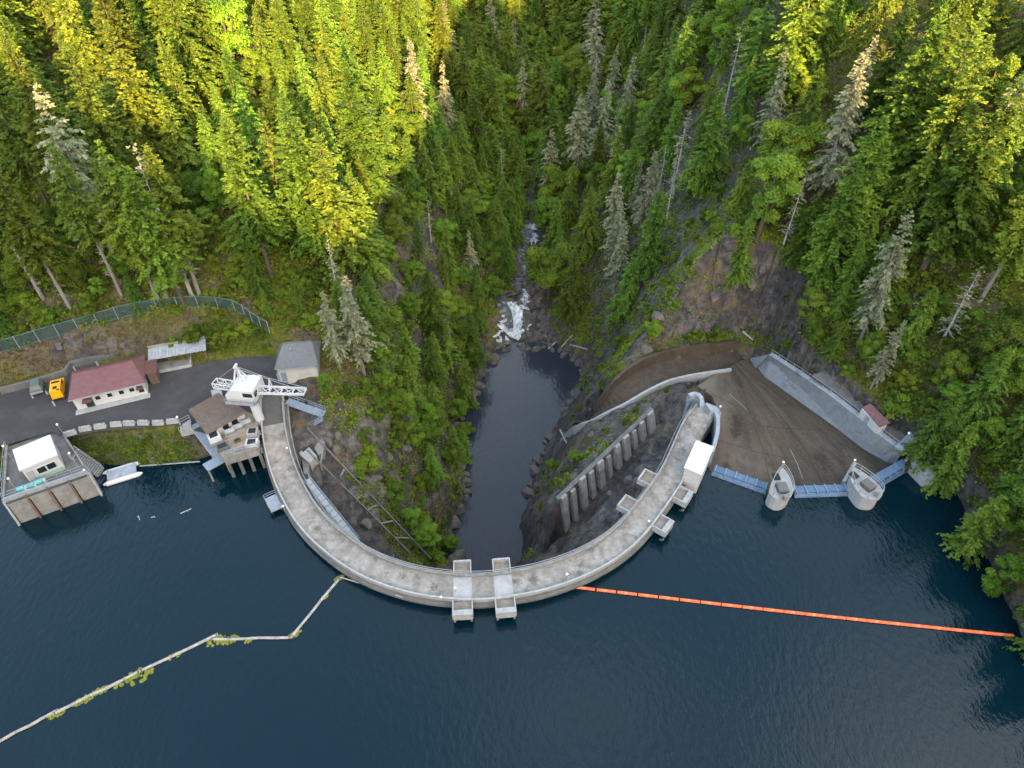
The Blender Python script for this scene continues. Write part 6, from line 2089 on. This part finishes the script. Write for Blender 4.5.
# ---- undergrowth: uncountable leafy ground cover
def undergrowth(name, n, leaf, lab, mask, seed, lm, per=12, cl=.8, bx=(-150, 150), by=(55, 420)):
    r = np.random.default_rng(seed)
    X = r.uniform(*bx, n); Y = r.uniform(*by, n)
    Z = H(X, Y)
    dz = Z - CH
    dep = Y * CT - dz * ST
    PX = 512 + FPX * X / dep
    PY = 384 - FPX * (Y * ST + dz * CT) / dep
    ok = (dep > 10) & (PX > -40) & (PX < 1064) & (PY > -20) & (PY < 700) & mask(X, Y, Z, PX, PY, r)
    ok &= ~inpoly(X, Y, lake_poly) & ~inpoly(X, Y, pool_poly)
    X, Y, Z = X[ok], Y[ok], Z[ok]
    m_ = len(X)
    k = np.repeat(np.arange(m_), per)
    cs = cl * r.uniform(.6, 1.4, m_)
    d = unit(r.normal(0, 1, (len(k), 3)))
    d[:, 2] = np.abs(d[:, 2])
    base = np.stack([X[k], Y[k], Z[k] - .1], -1) + d * (cs[k] * r.uniform(.4, 1, len(k)))[:, None]
    nrm = unit(d + r.normal(0, .5, d.shape) + np.array([0, 0, .5]))
    dd = unit(np.cross(nrm, r.normal(0, 1, d.shape)))
    l = leaf * r.uniform(.7, 1.4, len(k))
    v = kites(base, dd, l, l * .75, nrm)
    cv = np.clip(.5 + 1.3 * fbm(X, Y, 6, seed, 3) + r.normal(0, .12, m_), 0, 1)
    var = np.clip(cv[k] + r.normal(0, .12, len(k)), 0, 1)
    me = np_mesh(name, v, np.arange(len(v)).reshape(-1, 4), var, lm)
    o = bpy.data.objects.new(name, me); col.objects.link(o)
    setp(o, lab, None, None, 'stuff')
def px_mask(PX, PY, polys):
    r = np.zeros(PX.shape, bool)
    for p in polys: r |= inpoly(PX, PY, p)
    return r
def m_forest(X, Y, Z, PX, PY, r):
    return ~px_mask(PX, PY, [[(520, 565), (530, 470), (560, 418), (590, 385), (640, 362), (700, 345), (745, 340), (700, 395), (650, 412), (600, 545)]]) & ~px_mask(PX, PY, CLEAR) & ~px_mask(PX, PY, [ROCKSLOPE]) & ~(px_mask(PX, PY, [LEFTWALL]) & (PY > 400))
undergrowth('undergrowth', 46000, .46, 'leafy undergrowth covering the forest floor and slopes', m_forest, 5, LM['under'], 34, 1.6)
def m_rock(X, Y, Z, PX, PY, r):
    n = fbm(X, Y, 7, 77, 3)
    return ((px_mask(PX, PY, [LEFTWALL]) & (PY > 375) & (n > -.22)) | (px_mask(PX, PY, [ROCKSLOPE]) & (n > -.06)) |
            (px_mask(PX, PY, [[(525, 560), (535, 470), (600, 385), (650, 370), (700, 385), (650, 410), (565, 495), (560, 545)]]) & (n > .16)))
undergrowth('moss_cover', 80000, .32, 'moss and small plants growing on the gorge rock', m_rock, 6, LM['shrub'], 9, .55, (-45, 60), (40, 190))
BANK = [[(60, 448), (90, 438), (180, 430), (202, 458), (188, 465), (78, 466)], [(150, 352), (205, 312), (245, 312), (272, 335), (268, 352), (215, 352)], [(-20, 446), (12, 448), (6, 482), (-20, 484)]]
def m_bank(X, Y, Z, PX, PY, r): return px_mask(PX, PY, BANK)
undergrowth('bank_grass', 26000, .26, 'green weeds and grass on the lake bank and yard slope', m_bank, 8, LM['shrub'], 10, .45, (-90, -35), (58, 110))
DRYM = leaf_mat('dry_grass', (.13, .095, .03), (.24, .17, .06), objvar=0)
OCHRE = leaf_mat('ochre_moss', (.12, .10, .02), (.30, .22, .05), objvar=0)
def m_tawny(X, Y, Z, PX, PY, r): return (px_mask(PX, PY, [LEFTWALL]) & (PY > 360) & (fbm(X, Y, 8, 99, 3) > -.12)) | (px_mask(PX, PY, [ROCKSLOPE, [(530, 545), (535, 490), (590, 420), (650, 380), (640, 410), (560, 500)]]) & (fbm(X, Y, 6, 98, 3) > -.06))
undergrowth('tawny_moss', 42000, .2, 'ochre moss and dry grass tufts on the gorge rock', m_tawny, 12, OCHRE, 9, .35, (-45, 60), (40, 160))
def m_dry(X, Y, Z, PX, PY, r):
    return px_mask(PX, PY, [[(-20, 392), (-20, 352), (60, 338), (120, 324), (205, 309), (150, 350), (60, 366), (0, 390)], [(285, 385), (320, 380), (335, 400), (300, 402)]])
undergrowth('dry_grass', 16000, .24, 'tawny dry grass on the slope below the fence', m_dry, 9, DRYM, 8, .35, (-95, -25), (70, 112))

# ---- boulders
def boulder(seed):
    r = random.Random(seed)
    bm = bmesh.new()
    bmesh.ops.create_icosphere(bm, subdivisions=3, radius=1)
    pl = [(Vector((r.gauss(0, 1), r.gauss(0, 1), r.gauss(0, 1))).normalized(), r.uniform(.5, .85)) for _ in range(16)]
    for v in bm.verts:
        for n_, d in pl:
            k = v.co.dot(n_)
            if k > d: v.co -= n_ * (k - d) * .95
        v.co *= 1 + r.uniform(-.03, .03)
    me = bpy.data.meshes.new('boulder'); bm.to_mesh(me); bm.free(); me.materials.append(M['rock'])
    return me
BM = [boulder(k) for k in range(4)]
def put_boulders(px_list, z, lab, grp, smin, smax):
    for a, b_ in px_list:
        w = Wt(a, b_) if z is None else W(a, b_, z)
        if w is None: continue
        o = bpy.data.objects.new('boulder', random.choice(BM)); col.objects.link(o)
        s = random.uniform(smin, smax)
        o.location = w; o.scale = (s * random.uniform(.8, 1.3), s, s * random.uniform(.6, .9)); o.rotation_euler = (random.uniform(-.3, .3), random.uniform(-.3, .3), random.uniform(0, 6.28))
        setp(o, lab, 'boulder', grp)
def along(pts, n):
    out = []
    P_ = [Vector((a, b_, 0)) for a, b_ in pts]
    for k in range(n):
        f = k / max(1, n - 1) * (len(P_) - 1); i = min(int(f), len(P_) - 2)
        q = P_[i].lerp(P_[i + 1], f - i); out.append((q.x + random.uniform(-3, 3), q.y + random.uniform(-3, 3)))
    return out
put_boulders(along([(448, 548), (463, 500), (468, 478), (452, 455), (452, 428), (470, 402), (486, 372), (496, 350)], 26), -38, 'dark boulder along the left edge of the gorge pool', 'boulders along the left pool edge', .8, 2.3)
put_boulders(along([(524, 548), (530, 510), (532, 475), (545, 447), (562, 420), (580, 392), (584, 370)], 22), -38, 'dark boulder along the right edge of the gorge pool', 'boulders along the right pool edge', .8, 2.2)
put_boulders(along([(505, 349), (530, 346), (560, 350), (580, 362)], 14), -38, 'boulder at the head of the gorge pool below the rapids', 'boulders at the pool head', .7, 1.6)
put_boulders([(random.uniform(519, 545), random.uniform(245, 345)) for _ in range(90)], None, 'grey boulder in the stony stream bed', 'boulders in the stream bed', .5, 1.5)
put_boulders([(454, 562), (459, 556)], -36, 'brown boulder just behind the left centre platform', 'boulders behind the centre platform', 1.6, 2.4)
put_boulders([(random.uniform(322, 440), random.uniform(430, 560)) for _ in range(26)], None, 'weathered rock on the left gorge slope beside the cable track', 'rocks on the left gorge slope', .5, 1.5)
put_boulders([(random.uniform(600, 760), random.uniform(300, 352)) for _ in range(22)], None, 'dark rock at the foot of the bare slope above the chute', 'rocks above the chute', .6, 1.8)
put_boulders([(random.uniform(590, 680), random.uniform(400, 540)) for _ in range(26)], None, 'weathered rock on the ground between dam and buttress wall', 'rocks beside the buttress wall', .4, 1.2)
# fallen logs
for k, (a, b_, c, d, lab) in enumerate([(560, 352, 572, 338, 'bleached fallen log at the right head of the pool'), (555, 345, 548, 352, 'short bleached log lying on the pool head stones'), (742, 335, 752, 343, 'pale fallen log above the chute corner'),
        (560, 432, 566, 445, 'pale log lying on rocks at the chute mouth'), (570, 348, 588, 352, 'thin bleached log floating by the right pool bank')]):
    p, q = Wt(a, b_), Wt(c, d)
    if p is None or q is None: continue
    mb = MB(); mb.tube(p + UPZ * .5, q + UPZ * .7, .25, .15, n=7)
    dd = (q - p)
    for f in (.3, .55, .8):
        x = p.lerp(q, f) + UPZ * .6; mb.tube(x, x + Vector((random.uniform(-.8, .8), random.uniform(-.8, .8), .5)), .08, .04, n=5)
    setp(mb.build('fallen_log', M['deadwood']), lab, 'log')

# ------------------------------------------------------------------ light, sky, camera
EL, AZX, AZY = math.radians(13.0), .22, -.975
S = Vector((AZX * math.cos(EL), AZY * math.cos(EL), math.sin(EL))).normalized()
ld = bpy.data.lights.new('sun', 'SUN'); ld.energy = 3.6; ld.angle = math.radians(.5); ld.color = (1, .66, .36)
lo = bpy.data.objects.new('sun', ld); col.objects.link(lo); lo.rotation_euler = S.to_track_quat('Z', 'Y').to_euler()
wd = bpy.data.worlds.new('World'); scene.world = wd; wd.use_nodes = True
nt = wd.node_tree
sk = nt.nodes.new('ShaderNodeTexSky'); sk.sky_type = 'NISHITA'; sk.sun_disc = False
sk.sun_elevation = EL; sk.sun_rotation = math.atan2(AZX, AZY); sk.altitude = 300; sk.air_density = 1.0; sk.dust_density = 2.0; sk.ozone_density = 1.0
bg = nt.nodes['Background']; bg.inputs['Strength'].default_value = .15
tcw = nt.nodes.new('ShaderNodeTexCoord')
cn = nt.nodes.new('ShaderNodeTexNoise'); cn.inputs['Scale'].default_value = 2.2; cn.inputs['Detail'].default_value = 7; cn.inputs['Roughness'].default_value = .6
mpw = nt.nodes.new('ShaderNodeMapping'); mpw.inputs['Location'].default_value = (.35, .2, .1)
nt.links.new(tcw.outputs['Generated'], mpw.inputs['Vector']); nt.links.new(mpw.outputs[0], cn.inputs['Vector'])
cr_ = nt.nodes.new('ShaderNodeMapRange'); cr_.inputs['From Min'].default_value = .45; cr_.inputs['From Max'].default_value = .68; cr_.inputs['To Max'].default_value = .75
sxw = nt.nodes.new('ShaderNodeSeparateXYZ'); nt.links.new(tcw.outputs['Generated'], sxw.inputs[0])
maw = nt.nodes.new('ShaderNodeMath'); maw.operation = 'MULTIPLY_ADD'; maw.inputs[1].default_value = .28
nt.links.new(sxw.outputs['X'], maw.inputs[0]); nt.links.new(cn.outputs['Fac'], maw.inputs[2]); nt.links.new(maw.outputs[0], cr_.inputs['Value'])
cm = nt.nodes.new('ShaderNodeMix'); cm.data_type = 'RGBA'; cm.inputs['B'].default_value = (2.6, 2.75, 3.0, 1)  # bright clouds added to the unseen sky, mostly right, for water reflections
nt.links.new(cr_.outputs['Result'], cm.inputs['Factor']); nt.links.new(sk.outputs[0], cm.inputs['A']); nt.links.new(cm.outputs['Result'], bg.inputs['Color'])

cam = bpy.data.cameras.new('camera'); cam.sensor_width = 36; cam.lens = FPX / 1024 * 36; cam.clip_end = 5000; cam.clip_start = .5
co = bpy.data.objects.new('camera', cam); col.objects.link(co); co.location = (0, 0, CH); co.rotation_euler = (math.radians(90) - TH, 0, 0)
scene.camera = co
vs_ = scene.view_settings
vs_.view_transform = 'Standard'; vs_.look = 'None'; vs_.gamma = 1.0; vs_.use_curve_mapping = False
vs_.exposure = 3.32
try:
    vs_.use_white_balance = True
    vs_.white_balance_temperature = 7800
    vs_.white_balance_tint = 10
except Exception: pass
scene.cycles.max_bounces = 8
scene.cycles.diffuse_bounces = 6
scene.cycles.transparent_max_bounces = 8
scene.cycles.use_denoising = True
